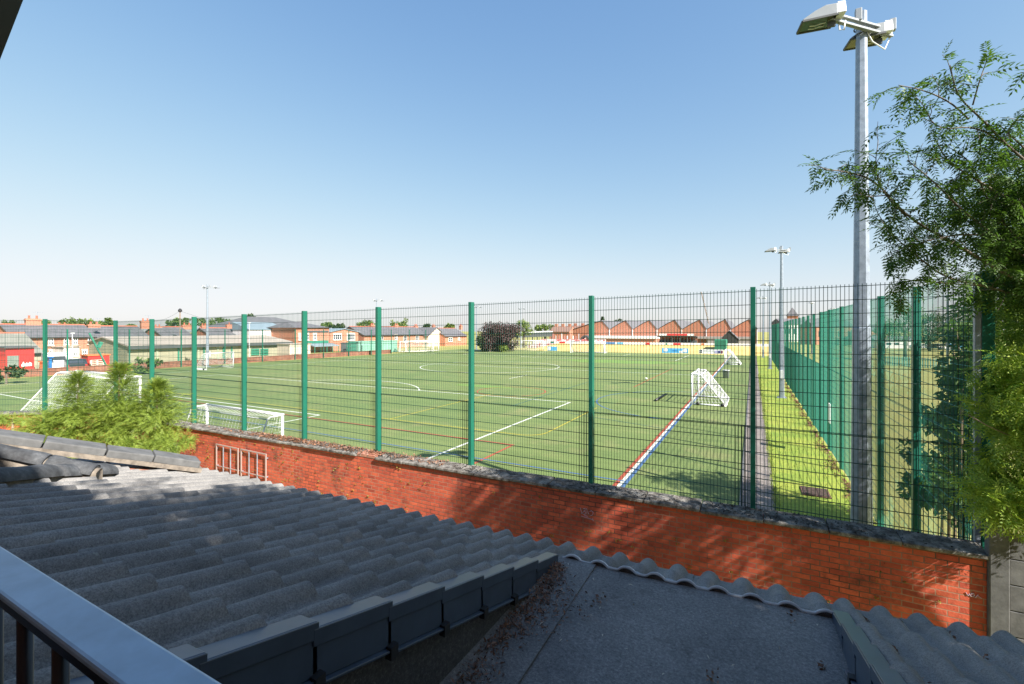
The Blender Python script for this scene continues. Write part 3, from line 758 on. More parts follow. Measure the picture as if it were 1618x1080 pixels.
# ------------------------------------------------------------------ far left: sheds, houses
def win(parent, X, px0, py0, px1, py1, frame=None, name='window', proud=.12, bars=1):
    """a window on a face at plane X (normal +X)"""
    a = onX(px0, py0, X+proud); b = onX(px1, py1, X+proud)
    y0, y1 = sorted((a.y,b.y)); z0, z1 = sorted((a.z,b.z))
    mb = MB(); fr = .09
    mb.box((X-.02,y0,z0),(X+proud,y0+fr,z1)); mb.box((X-.02,y1-fr,z0),(X+proud,y1,z1)); mb.box((X-.02,y0+fr,z1-fr),(X+proud,y1-fr,z1)); mb.box((X-.02,y0+fr,z0),(X+proud,y1-fr,z0+fr))
    for k in range(bars):
        y = lerp(y0,y1,(k+1)/(bars+1)); mb.box((X-.02,y-.035,z0+fr),(X+proud-.02,y+.035,z1-fr))
    mb.box((X-.02,y0+fr,(z0+z1)/2-.035),(X+proud-.03,y1-fr,(z0+z1)/2+.035))
    f_ = mb.build(name, frame or M['white'], parent)
    mb = MB(); mb.box((X+.005,y0+fr*.5,z0+fr*.5),(X+.03,y1-fr*.5,z1-fr*.5)); mb.build('pane', M['glass'], f_)
    mb = MB(); mb.box((X-.02,y0-.1,z0-.14),(X+proud+.08,y1+.1,z0-.002)); mb.build('sill', M['cream'], f_)
    mb = MB(); mb.box((X-.02,y0-.1,z1+.002),(X+.05,y1+.1,z1+.2)); mb.build('lintel', M['cream'], f_)
    return f_
def chimney(parent, roof, x, y, z0, z1, w=.9, d=.6, pots=2):
    mb = MB(); mb.box((x-d/2,y-w/2,z0),(x+d/2,y+w/2,z1)); mb.box((x-d/2-.07,y-w/2-.07,z1-.28),(x+d/2+.07,y+w/2+.07,z1-.12))
    c = mb.build('chimney', M['farbrick'], roof)
    mb = MB()
    for k in range(pots):
        mb.lathe((x,y-w/2+w*(k+.5)/pots,z1), [(.14,0),(.11,.35),(.14,.37),(.13,.45)], 8)
    mb.build('chimney_pot', M['pot'], roof)
def row_house(name, label, X, px0, px1, eave, ridge, wallm, roofm, depth=8, wins=(), chim=(), group=None, gable=None, zb=-.6, cat='house', doors=()):
    """terrace parallel to the touchline: front face on plane X, eave/ridge given in image rows"""
    y0 = onX(px0, 530, X).y; y1 = onX(px1, 530, X).y; ym = (y0+y1)/2; tm = ym/dr((px0+px1)/2)[1]
    ze = CAMZ - (eave-HY)/F*tm; Xr = X-depth/2; tr_ = tm + depth*.5*.45; zr = CAMZ - (ridge-HY)/F*tr_
    zr = max(zr, ze+.5)
    b = thing(name, label, cat, (X,ym,0), group)
    mb = MB(); mb.box((X-depth,y0,zb),(X,y1,ze))
    for y in (y0,y1):   # gable triangles
        s = .02 if y == y0 else -.02
        mb.prism([(X-depth,y,ze+.001),(X,y,ze+.001),(Xr,y,zr-.12)], (0,(.25 if y == y0 else -.25),0))
    mb.build('wall', wallm, b)
    mb = MB(); ov = .3
    mb.prism([(X+ov,y0-.15,ze-.12),(Xr,y0-.15,zr),(X-depth-ov,y0-.15,ze-.12),(X-depth-ov,y0-.15,ze+.03),(Xr,y0-.15,zr+.15),(X+ov,y0-.15,ze+.03)], (0,y1-y0+.3,0))
    rf = mb.build('roof', roofm, b)
    mb = MB(); mb.tube([(Xr,y0-.15,zr+.16),(Xr,y1+.15,zr+.16)], .13, 6); mb.build('ridge_tiles', M['pot'], rf)
    mb = MB(); mb.box((X+ov,y0,ze-.16),(X+ov+.12,y1,ze-.05)); mb.build('gutter', M['black'], rf)
    for w_ in wins: win(b, X, *w_)
    for (pa, pt, ww) in chim:
        y = onX(pa, 520, Xr).y; t_ = Xr/dr(pa)[0]; chimney(b, rf, Xr, y, zr-.3, CAMZ-(pt-HY)/F*t_, ww)
    for (pa, pt, ww) in chim[:2]:
        y = onX(pa, 520, Xr).y+.5; zt_ = CAMZ-(pt-HY)/F*(Xr/dr(pa)[0])+1.0; mb = MB(); mb.beam((Xr,y,zt_-1.6),(Xr,y,zt_),.04,.04)
        mb.beam((Xr,y-.6,zt_-.05),(Xr,y+.6,zt_-.05),.03,.03)
        for q_ in range(5): mb.beam((Xr-.25,y-.5+q_*.25,zt_-.05),(Xr+.25,y-.5+q_*.25,zt_-.05),.025,.025)
        mb.build('aerial', M['galv'], rf)
    for (p0,p1,top) in doors:
        ya = onX(p0,550,X).y; yb = onX(p1,550,X).y; zt = onX(p0,top,X).z
        mb = MB(); mb.box((X-.02,ya,zb),(X+.06,yb,zt)); mb.build('door', M['darkgrey'], b)
    return b
row_house('terraced_house', 'terrace of orange brick houses with sash windows behind the red garage', -88, 20, 152, 531.8, 514.2, M['farbrick'], M['slate'], 9,
   [(76.5,533.8,85,545),(101,533,109,544),(115.5,533,123,544),(139,533,148,543),(78,553,86,563),(130,553,138,563)], [(52,503,1.6),(148,512,1.5),(98,514,1.2)], 'brick terraces behind the pitch')
row_house('terraced_house', 'slate roofed terrace rising behind the long pale shed roof left of the floodlight', -92, 154, 236, 533, 516.4, M['farbrick'], M['slate'], 9, [], [(229.5,506.5,1.4)], 'brick terraces behind the pitch')
row_house('terraced_house', 'slate terrace with bare brick gable left of the pale floodlight column', -96, 259, 306, 533, 517.5, M['farbrick'], M['slate'], 9, [], [(249,516,1.2),(295,513,1.8)], 'brick terraces behind the pitch')
row_house('terraced_house', 'slate terrace with bare brick gable right of the pale floodlight column', -96, 336, 384, 532, 519, M['farbrick'], M['slate'], 9, [], [(322,514,1.0),(367,512.5,2.6)], 'brick terraces behind the pitch')
row_house('terraced_house', 'long orange brick terrace with white windows above the pale green container', -86, 575, 677, 528.8, 516.8, M['farbrick'], M['slate'], 10,
   [(600,531,606,540),(624,529,628,536),(638,530,643,540),(657,530,662,540),(671,530,675,539)], [(588,513,1.2),(626,513,1.4),(657,514,1.4),(685,514,1.2)], 'brick terraces behind the pitch')
row_house('brick_house', 'low brick house with cream gable end right of the brick terrace', -82, 703, 737, 530.5, 519, M['farbrick'], M['slate'], 9,
   [(709,533,715,539),(724,533,727,537)], [(728,514,1.0)])
def gable_front(name, label, X, px0, px1, eave, apex, wallm, roofm, depth=10, wins=(), zb=-.5, cat='house', apx=None):
    """building whose gable faces +X at plane X"""
    y0 = onX(px0, 530, X).y; y1 = onX(px1, 530, X).y; ym = onX(apx or (px0+px1)/2, 530, X).y; tm = X/dr((px0+px1)/2)[0]
    ze = CAMZ-(eave-HY)/F*tm; za = CAMZ-(apex-HY)/F*tm
    b = thing(name, label, cat, (X,ym,0)); mb = MB()
    mb.prism([(X,y0,zb),(X,y1,zb),(X,y1,ze),(X,ym,za-.1),(X,y0,ze)], (-depth,0,0)); mb.build('wall', wallm, b)
    mb = MB(); e_ = .25
    mb.prism([(X+e_,y0-e_,ze-.12),(X+e_,ym,za),(X+e_,y1+e_,ze-.12),(X+e_,y1+e_,ze+.03),(X+e_,ym,za+.15),(X+e_,y0-e_,ze+.03)], (-depth-2*e_,0,0)); mb.build('roof', roofm, b)
    for w_ in wins: win(b, X, *w_)
    return b
gable_front('brick_house', 'house with tall cream rendered gable facing the pitch', -84, 677, 703, 530, 517.5, M['cream'], M['slate'], 10)
gable_front('brick_house', 'brick house with two white windows left of the brick terrace', -84, 521, 566, 523.8, 519.5, M['farbrick'], M['bluegrey'], 12,
   [(527,527.5,540,536.5,None,'window',.12,3),(548.5,527,561,537,None,'window',.12,3)], cat='house')
# long pale shed: gable to the viewer, long side along the touchline
X0, X1 = -76, -90.5; ya = onX(202,540,X0).y; yb = onX(458,540,X0).y
sh = thing('long_shed', 'long low beige shed with pale roof and dark fascia beyond the far left fence', 'shed', ((X0+X1)/2,ya,0))
mb = MB(); ze, za = 2.62, 3.7
mb.prism([(X1,ya,-.3),(X0,ya,-.3),(X0,ya,ze),((X0+X1)/2,ya,za),(X1,ya,ze)], (0,yb-ya,0)); mb.build('wall', M['beige'], sh)
mb = MB(); Xm = (X0+X1)/2
mb.prism([(X0+.5,ya-.2,ze-.1),(Xm,ya-.2,za+.02),(X1-.5,ya-.2,ze-.1),(X1-.5,ya-.2,ze+.1),(Xm,ya-.2,za+.2),(X0+.5,ya-.2,ze+.1)], (0,yb-ya+.4,0)); rf = mb.build('roof', M['paleroof'], sh)
mb = MB(); mb.box((X0+.5,ya-.2,ze-.42),(X0+.62,yb+.2,ze+.06)); mb.build('fascia', M['darkgrey'], sh)
for px in (248,282,313,322,344,353,366,384,395,415,440):
    y = onX(px,550,X0).y; mb = MB(); mb.box((X0,y-.12,0),(X0+.1,y+.12,ze-.12)); mb.build('pilaster', M['greenpanel'] if px in (282,322,353,366) else M['sage'], sh)
for px0,px1 in ((396,409),(411,423)):
    y0 = onX(px0,550,X0).y; y1 = onX(px1,550,X0).y; z1 = onX(px0,551,X0).z; z0 = onX(px0,562,X0).z
    mb = MB()
    for k in range(3): zz = lerp(z0,z1,(k+.3)/3); mb.box((X0+.02,y0,zz),(X0+.16,y1,zz+.3))
    mb.build('louvre', M['greenpanel'], sh)
mb = MB(); y = onX(347.5,546,X0).y; mb.box((X0,y-.6,onX(347,549,X0).z),(X0+.05,y+.6,onX(347,545,X0).z)); mb.build('notice_board', M['cream'], sh)
# grey roofed workshop and red garage at far left
row_house('workshop', 'low workshop with big grey green roof behind the red shed at far left', -76, -60, 66, 558, 528, M['beige'], M['greyroof'], 12, [], [], None, None, -.3, 'workshop')
X0 = -72; y0 = onX(9,560,X0).y; y1 = onX(54,560,X0).y; zt = onX(30,549.5,X0).z
rs = thing('red_shed', 'bright red shed front with white painted lower edge at far left', 'shed', (X0,(y0+y1)/2,0))
mb = MB(); mb.box((X0-3,y0,-.2),(X0,y1,zt)); mb.build('red_panel', M['red'], rs)
mb = MB(); mb.box((X0-3.1,y0-.15,zt+.002),(X0+.25,y1+.15,zt+.18)); mb.build('roof', M['darkgrey'], rs)
mb = MB(); za = onX(30,579,X0).z
r_ = random.Random(2); n = 14; top = [(X0+.02, lerp(y0+1.2,y1-.2,i/n), onX(30,r_.uniform(571.5,576),X0).z) for i in range(n+1)]
mb.prism([(X0+.02,y0+1.2,za)]+top[::1]+[(X0+.02,y1-.2,za)], (.03,0,0)); mb.build('white_lower_panel', M['white'], rs)
mb = MB(); mb.box((X0+.003,y0+.1,za),(X0+.06,y0+1.0,onX(12,562,X0).z)); mb.build('door', simple('grey_green_door', (.16,.20,.17), .6), rs)
# white house extension, vehicles, bins in the yard
def yard_box(name, label, cat, X, px0, px1, py0, py1, mat, d=2, top=None):
    a = onX(px0,py0,X); b = onX(px1,py1,X); t = thing(name, label, cat, (X,(a.y+b.y)/2,0))
    mb = MB(); mb.box((X-d,a.y,min(b.z,0)),(X,b.y,a.z)); mb.build('body', mat, t, bevel=.05)
    mb = MB(); mb.box((X-d-.1,a.y-.1,a.z+.002),(X+.12,b.y+.1,a.z+.12)); mb.build('lid' if cat == 'bin' else 'roof', top or mat, t)
    return t
t = yard_box('rear_extension', 'white rendered rear extension with small windows on the brick terrace', 'extension', -84, 100.5, 125.7, 549, 578, M['whitewall'], 4, M['paleroof'])
win(t, -84, 103,555,109.5,564, None,'window',.06); win(t, -84, 115.5,555,122.5,562, None,'window',.06)
yard_box('wheelie_bin', 'blue wheelie bin between the white van and the dark car at far left', 'bin', -70, 78,82.5,565,578, M['blue'], .8)
yard_box('orange_crate', 'orange and white crate stack beside the blue bin', 'crate', -70.5, 68,75,572,579, M['orange'], 1)
t = yard_box('shed_hut', 'squat beige pump hut with pale sloped top at the end of the long shed', 'hut', -69, 456, 491, 544, 559, M['cream'], 3, M['paleroof'])
t = yard_box('shipping_container', 'pale green shipping container below the orange brick terrace', 'container', -70, 566, 628, 540, 557.5, M['palegreen'], 2.6)
a = onX(566,545,-70); b = onX(628,545,-70); mb = MB()
for k in range(26):
    y = lerp(a.y,b.y,(k+.5)/26); mb.box((-69.999,y-.1,.15),(-69.94,y+.1,1.9))
mb.build('ribbing', M['palegreen'], t)
X = -69.5; a = onX(548,541,X); b = onX(562,541,X); t = thing('storage_cage', 'dark green barred storage cage beside the pale green container', 'cage', (X,a.y,0)); mb = MB()
for k in range(8): y = lerp(a.y,b.y,k/7); mb.box((X-.04,y-.05,0),(X+.04,y+.05,a.z))
mb.build('bars', M['greenpanel'], t); mb = MB()
for k in range(4): z = lerp(.1,a.z,k/3); mb.box((X+.042,a.y-.06,z-.05),(X+.1,b.y+.06,z+.05))
mb.build('rails', M['greenpanel'], t); mb = MB(); mb.box((X-1.6,a.y,0),(X-1.5,b.y,a.z)); mb.build('back_panel', M['darkgrey'], t)
def make_car(label, X, pxc, mat, ln, zt, van=False, rz=0):
    y = onX(pxc,570,X).y; t = thing('van' if van else 'parked_car', label, 'van' if van else 'car', (X,y,0))
    h = ln/2; mb = MB()
    pr = [(-h,.35),(h,.35),(h,.85),(h*.62,1.0),(h*.35,zt),(-h*.7 if not van else -h*.97,zt),(-h*.98,1.0 if not van else zt*.8)]
    mb.prism([(X-.9,y+a_,z) for a_,z in pr], (1.8,0,0)); mb.build('body', mat, t, bevel=.06)
    mb = MB(); mb.prism([(X+.9,y+a_,z) for a_,z in ((h*.56,1.02),(h*.32,zt-.1),(-h*.55,zt-.1),(-h*.75,1.02))], (.012,0,0)); mb.build('side_window', M['glass'], t)
    r0, r1 = (-h*.965, 1.05), ((-h*.72, zt-.08) if not van else (-h*.965, zt-.35))
    mb = MB(); mb.hexa([(X-.68,y+r0[0]-.05,r0[1]),(X+.68,y+r0[0]-.05,r0[1]),(X+.68,y+r0[0]-.02,r0[1]),(X-.68,y+r0[0]-.02,r0[1]),(X-.6,y+r1[0]-.05,r1[1]),(X+.6,y+r1[0]-.05,r1[1]),(X+.6,y+r1[0]-.02,r1[1]),(X-.6,y+r1[0]-.02,r1[1])]); mb.build('rear_window', M['glass'], t)
    for s_ in (-1,1):
        mb = MB(); mb.box((X+s_*.78-.09,y-h-.02,.62),(X+s_*.78+.09,y-h+.03,.86)); mb.build('tail_light', M['red'], t)
    for a_ in (-.62*h,.62*h):
        mb = MB(); mb.tube([(X+.78,y+a_,.32),(X+.95,y+a_,.32)], .32, 14); mb.build('wheel', M['black'], t, True)
    t.rotation_euler = (0,0,R(82)); return t
make_car('white van parked in front of the orange brick terrace', -73, 85, M['white'], 5, 2.2, True)
make_car('dark car parked before the white rendered extension', -71, 115, simple('dark_car_paint', (.03,.04,.05), .3), 4.2, 1.45)
t = yard_box('skip', 'orange red skip with pallets left of the beige shed gable', 'skip', -73.5, 139, 173, 562, 573, M['red'], 2, M['orange'])
mb = MB(); a = onX(143,569,-73.3); b = onX(163,576,-73.3)
for k in range(4):
    z = lerp(a.z,b.z,k/3); mb.box((-73.35,a.y,z-.05),(-73.25,b.y,z+.05))
for k in range(3): y = lerp(a.y,b.y,k/2); mb.box((-73.24,y-.1,b.z),(-73.15,y+.1,a.z))
tag(mb.build('timber_pallet', M['cream']), 'pale timber pallet leaning on the red skip', 'pallet')
# hipped industrial hall
Xh = -100; A0 = onX(394,520,Xh).y; A1 = onX(516,520,Xh).y; tt = lambda px: Xh/dr(px)[0]
hall = thing('industrial_hall', 'large white walled hall with grey hipped roof rising behind the long shed', 'hall', (Xh,(A0+A1)/2,0))
zE = CAMZ-(519-HY)/F*tt(455); zR = CAMZ-(499.5-HY)/F*tt(450)
mb = MB(); mb.box((Xh-20,A0,-.5),(Xh,A1,zE)); mb.build('wall', M['whitewall'], hall)
ra, rb = onX(425,500,Xh).y, onX(471,500,Xh).y
mb = MB(); v_ = [(Xh+.4,A0-.4,zE+.002),(Xh+.4,A1+.4,zE+.002),(Xh-20.4,A1+.4,zE+.002),(Xh-20.4,A0-.4,zE+.002),(Xh-9,ra,zR),(Xh-9,rb,zR)]
mb.add(v_, [(0,1,5,4),(1,2,5),(2,3,4,5),(3,0,4),(0,3,2,1)]); mb.build('roof', M['slate'], hall)
Xl = -92; a = onX(394,520,Xl); b = onX(456,520,Xl); zl = CAMZ-(521-HY)/F*Xl/dr(430)[0]; zu = CAMZ-(512-HY)/F*Xl/dr(430)[0]
mb = MB(); mb.prism([(Xl,a.y,zl),(Xl,a.y,zl+.12),(Xl-6,a.y,zu+.5),(Xl-6,a.y,zl)], (0,b.y-a.y,0)); mb.build('lean_to_roof', M['bluegrey'], hall)
mb = MB(); mb.box((Xl-6,a.y+.1,-.5),(Xl-.15,b.y-.1,zl-.02)); mb.build('lean_to_wall', M['whitewall'], hall)
# club house with green panels
Xc = -84; a = onX(468,530,Xc); b = onX(520,530,Xc); t_ = lambda px: Xc/dr(px)[0]
club = thing('club_house', 'two storey brick club house with green panel bands and canopy', 'club house', (Xc,(a.y+b.y)/2,0))
zt = CAMZ-(517.5-HY)/F*t_(490); mb = MB(); mb.box((Xc-9,a.y,-.5),(Xc,b.y,zt)); mb.build('wall', M['farbrick'], club)
mb = MB(); v_ = [(Xc+.4,a.y-.4,zt+.002),(Xc+.4,b.y+.4,zt+.002),(Xc-9.4,b.y+.4,zt+.002),(Xc-9.4,a.y-.4,zt+.002),(Xc-4.5,a.y+1,zt+1.3),(Xc-4.5,b.y-4,zt+1.3)]
mb.add(v_, [(0,1,5,4),(1,2,5),(2,3,4,5),(3,0,4),(0,3,2,1)]); mb.build('roof', M['slate'], club)
z0 = onX(490,545,Xc).z; z1 = onX(490,538,Xc).z; c = onX(483,530,Xc)
mb = MB(); mb.box((Xc,c.y,z0),(Xc+.1,b.y-.2,z1)); mb.build('green_panel', M['greenpanel'], club)
z0 = onX(490,525,Xc).z; z1 = onX(490,522,Xc).z; mb = MB(); mb.box((Xc,c.y,z0),(Xc+.1,b.y-.2,z1)); mb.build('dark_band', M['darkgrey'], club)
for p0,p1 in ((472,475.5),(484,488.5),(495,500.5)): win(club, Xc, p0,527,p1,537)
z1 = onX(500,545,Xc).z; d0 = onX(484,545,Xc).y; d1 = onX(523,545,Xc).y
mb = MB(); mb.prism([(Xc+.02,d0,z1+.2),(Xc+2.6,d0,z1-.25),(Xc+2.6,d0,z1-.1),(Xc+.02,d0,z1+.4)], (0,d1-d0,0)); cn = mb.build('canopy', M['bluegrey'], club)
mb = MB()
for k in range(5): y = lerp(d0+.1,d1-.1,k/4); mb.beam((Xc+2.5,y,-.4),(Xc+2.5,y,z1-.26),.1,.1)
mb.build('canopy_post', M['greenpanel'], cn)
# telegraph pole
p = P(284.5,535,82); t = thing('telegraph_pole', 'slim telegraph pole with insulator cluster standing above the slate roofs', 'telegraph pole', (p.x,p.y,0))
zt = CAMZ+(521-491)/F*82; mb = MB(); mb.tube([(p.x,p.y,0),(p.x,p.y,zt)], [.14,.10], 8); mb.build('pole', M['wood'], t)
mb = MB(); mb.lathe((p.x,p.y,zt-.25), [(.05,0),(.32,.15),(.32,.45),(.1,.7)], 8); mb.build('terminal_cap', M['black'], t)
for (qx,qy,qt) in ((236,508,88),(380,512,95)):
    q = P(qx,qy,qt); pa = Vector((p.x,p.y,zt)); mb = MB(); mb.tube([lerp(pa,q,k/8)-Vector((0,0,.5*math.sin(math.pi*k/8))) for k in range(9)], .018, 4); mb.build('wire', M['darkgrey'], t)
# slanting scaffold pole and lamp posts in the yard
a = onX(141,526,-69); b = onX(171,583,-69); mb = MB(); mb.beam((-69,a.y,a.z),(-69,b.y,max(.1,b.z)),.16,.16); q = onX(155,549,-69); r2 = onX(160,540,-69)
mb.beam((-69,q.y,q.z),(-69,r2.y,r2.z),.4,.3); tag(mb.build('leaning_pole', M['greenpanel']), 'dark green pole leaning over the low wall at far left', 'pole')
for k,(px,py) in enumerate(((114.5,526.5),(394,510))):
    X = -74; a = onX(px,py,X); t = thing('street_lamp', ['small white street lamp before the brick terrace windows','thin pale street lamp beside the hipped hall'][k], 'street lamp', (X,a.y,0), 'pale street lamps in the yards')
    mb = MB(); mb.tube([(X,a.y,0),(X,a.y,a.z)], .05, 6); mb.build('post', M['white'], t); mb = MB(); mb.box((X-.12,a.y-.18,a.z+.002),(X+.12,a.y+.18,a.z+.08)); mb.build('lamp_head', M['white'], t)

# ------------------------------------------------------------------ far end
Y0 = 98.5
bank = MB(); bank.prism([(-48,Y0,0),(-44,Y0+9,1.45),(-44,Y0+14,1.5),(-44,Y0+14,-.2),(-48,Y0,-.2)], (50,0,0)); tag(bank.build('grass_bank', M['bankgrass']), kind='structure')
def onrow(px, Y): d = dr(px); return Y/d[1]*d[0]
# advertising boards along the top of the bank
hoard = thing('hoarding_fence', 'long white hoarding fence with small coloured adverts along the dry bank', 'hoarding', (-20,107.6,1.45))
Yh = 107.6; x0, x1 = onrow(842,Yh), 3.5
mb = MB(); mb.box((x0,Yh,1.4),(x1,Yh+.08,1.98)); mb.build('white_boards', M['white'], hoard)
cols = [('red',1020,1027),('blue',958,972),('greenpanel',1052,1054),('red',1064,1075),('lightblue',975,985),('red',934,937),('orange',1108,1113),('greenpanel',870,875),('red',884,893)]
for c, p0, p1 in cols:
    mb = MB(); mb.box((onrow(p0,Yh),Yh-.025,1.5),(onrow(p1,Yh),Yh-.003,1.93)); mb.build('advert_panel', M[c], hoard)
def banner(label, px0, px1, py0, py1, Y, mat, blobs):
    a = onY(px0,py0,Y); b = onY(px1,py1,Y); t = thing('banner', label, 'banner', ((a.x+b.x)/2,Y,0))
    z0 = max(.05,b.z); mb = MB(); mb.box((a.x,Y,z0),(b.x,Y+.06,a.z)); mb.build('banner_cloth', mat, t)
    for (u0,u1,v0,v1,m_) in blobs:
        mb = MB(); n = 10; pts = []
        ua, va = (u0+u1)/2, (v0+v1)/2
        for i in range(n):
            an = 2*math.pi*i/n; pts.append((lerp(a.x,b.x,ua+(u1-u0)/2*math.copysign(abs(math.cos(an))**.5,math.cos(an))), Y-.002, lerp(z0,a.z,va+(v1-v0)/2*math.copysign(abs(math.sin(an))**.5,math.sin(an)))))
        mb.prism(pts, (0,-.02,0)); mb.build('emblem', m_, t)
    mb = MB()
    for u in (0,.33,.66,1): xx = lerp(a.x+.03,b.x-.03,u); mb.beam((xx,Y+.1,0),(xx,Y+.1,a.z),.06,.06)
    mb.build('stake', M['darkgrey'], t)
banner('sky blue banner with two white emblems at the edge of the far turf', 1046, 1087.5, 549.5, 558, 97.6, M['lightblue'], [(.06,.22,.3,.95,M['white']),(.66,.80,.1,.5,M['white']),(.78,.97,.2,.85,M['white']),(.4,.6,.4,.6,M['blue'])])
banner('white banner with small black mark and navy end behind the far wheeled goal', 1104.5, 1143, 551.5, 559, 97.6, M['white'], [(.02,.07,.55,.9,M['black']),(.08,.13,.55,.9,M['black']),(.02,.07,.15,.48,M['black']),(.08,.13,.15,.48,M['black']),(.2,.35,.6,.7,M['darkgrey']),(.38,.48,.6,.7,M['darkgrey']),(.52,.6,.6,.7,M['darkgrey']),(.64,.8,.1,.8,simple('lilac_print',(.4,.38,.6))),(.78,.88,.1,.8,simple('navy_print',(.03,.04,.16))),(.9,.98,.1,.8,simple('maroon_print',(.15,.03,.06)))])
banner('short blue and white banner at the left foot of the bank', 865, 880, 547, 554, 97.8, M['lightblue'], [(.05,.35,.1,.9,M['white'])])
# sawtooth factory
Yf = 142; fac = thing('brick_factory', 'long orange brick factory with a row of pointed sawtooth gables', 'factory', (onrow(1060,Yf),Yf,0))
val = [905,963.5,1000,1038.8,1077.8,1116.7,1155.5,1197]; ap = [938,950.5,988.5,1026,1066,1105.5,1146,1184]
ap = [928,951,988.5,1026,1066,1105.5,1146,1184][1:]
zb_ = lambda py, px: onY(px,py,Yf).z
mb = MB()
for i in range(7):
    xa, xb, xm = onrow(val[i],Yf), onrow(val[i+1],Yf), onrow(ap[i],Yf); zv = 5.0; zp = 7.75
    mb.prism([(xa,Yf,0),(xb,Yf,0),(xb,Yf,zv),(xm+.12*(xb-xm),Yf,zp-.35),(xm,Yf,zp),(lerp(xm,xa,.55),Yf,lerp(zp,zv,.45)),(xa,Yf,zv)], (0,50,0))
mb.build('gable_wall', M['farbrick'], fac)
for i in range(7):
    xa, xb, xm = onrow(val[i],Yf), onrow(val[i+1],Yf), onrow(ap[i],Yf); zv = 5.0; zp = 7.75; mb = MB()
    mb.prism([(xa,Yf-.15,zv+.02),(lerp(xm,xa,.55),Yf-.15,lerp(zp,zv,.45)+.02),(xm,Yf-.15,zp+.02),(xm+.12*(xb-xm),Yf-.15,zp-.33),(xb,Yf-.15,zv+.02),(xb,Yf-.15,zv+.2),(xm,Yf-.15,zp+.25),(xa,Yf-.15,zv+.2)], (0,50,0)); mb.build('roof', M['slate'], fac)
    mb = MB(); mb.beam((xb-.1,Yf-.1,0),(xb-.1,Yf-.1,zv),.16,.16); mb.build('downpipe', M['white'], fac)
xa, xb = onrow(932,Yf-6), onrow(1037,Yf-6); mb = MB(); mb.box((xa,Yf-6,2.3),(xb,Yf-.2,3.05)); mb.build('white_fascia', M['white'], fac)
mb = MB(); mb.box((xa+.2,Yf-5.7,0),(xb-.2,Yf-.25,2.298)); mb.build('low_front', M['farbrick'], fac)
mb = MB(); mb.box((onrow(1100,Yf-4),Yf-4,2.4),(onrow(1192,Yf-4),Yf-.2,3.0)); mb.box((onrow(1118,Yf-4),Yf-3.8,0),(onrow(1190,Yf-4),Yf-.22,2.39)); mb.build('brick_annexe', simple('grey_annexe', (.30,.27,.26), .8), fac)
# spectator stands
def stand(name, label, px0, px1, Y, ztop, roofm, signm, dep=4):
    a, b = onrow(px0,Y), onrow(px1,Y); t = thing(name, label, 'stand', ((a+b)/2,Y,1.5))
    mb = MB(); mb.prism([(a,Y,ztop),(a,Y,ztop+.18),(a,Y+dep,ztop-.1),(a,Y+dep,ztop-.3)], (b-a,0,0)); mb.build('roof', roofm, t)
    if signm:
        mb = MB(); mb.box((lerp(a,b,.07),Y-.06,ztop+.19),(lerp(a,b,.95),Y-.02,ztop+.66)); mb.build('sign_backing', M['white'], t)
        mb = MB(); mb.box((lerp(a,b,.27),Y-.10,ztop+.22),(lerp(a,b,.78),Y-.062,ztop+.62)); mb.build('sign_panel', signm, t)
    mb = MB()
    for k in range(6): x = lerp(a+.2,b-.2,k/5); mb.beam((x,Y+.15,1.3),(x,Y+.15,ztop),.12,.12)
    mb.build('post', M['darkgrey'], t)
    mb = MB(); mb.box((a+.1,Y+dep-.1,1.3),(b-.1,Y+dep,ztop-.31)); mb.build('back_wall', M['farbrick'], t)
    mb = MB()
    for k in range(3): mb.box((a+.2,Y+.6+k*.9,1.3),(b-.2,Y+1.5+k*.9-.004,1.75+k*.35))
    mb.build('terrace_step', M['darkgrey'], t); return t
stand('spectator_stand', 'small open stand with red and white sign board before the factory gables', 1037.5, 1100, 111, 3.35, M['darkgrey'], M['red'])
st = thing('spectator_stand', 'long dark roofed stand over red and white terracing right of the purple tree', 'stand', (-55,118,0))
Ys = 118; a, b = onrow(817,Ys), onrow(878,Ys+16)
va = Vector((onrow(819,Ys),Ys,0)); vb = Vector((onrow(873,Ys+10),Ys+10,0)); dd = (vb-va).normalized(); nn = Vector((dd.y*-1,dd.x,0))
mb = MB(); mb.hexa([tuple(va+Vector((0,0,2.6))),tuple(vb+Vector((0,0,2.9))),tuple(vb+nn*6+Vector((0,0,2.9))),tuple(va+nn*6+Vector((0,0,2.6))),tuple(va+Vector((0,0,4.0))),tuple(vb+Vector((0,0,4.3))),tuple(vb+nn*6+Vector((0,0,4.3))),tuple(va+nn*6+Vector((0,0,4.0)))])
mb.build('roof', simple('dark_stand_roof', (.05,.06,.06), .8), st)
mb = MB(); mb.beam(va+Vector((0,0,4.1))-nn*.1, vb+Vector((0,0,4.4))-nn*.1, .1, .2); mb.build('fascia', M['white_edge'], st)
mb = MB()
for k in range(8): p = lerp(va,vb,k/7)+nn*.4; mb.beam(p, p+Vector((0,0,2.7)), .16, .16)
mb.build('post', M['darkgrey'], st)
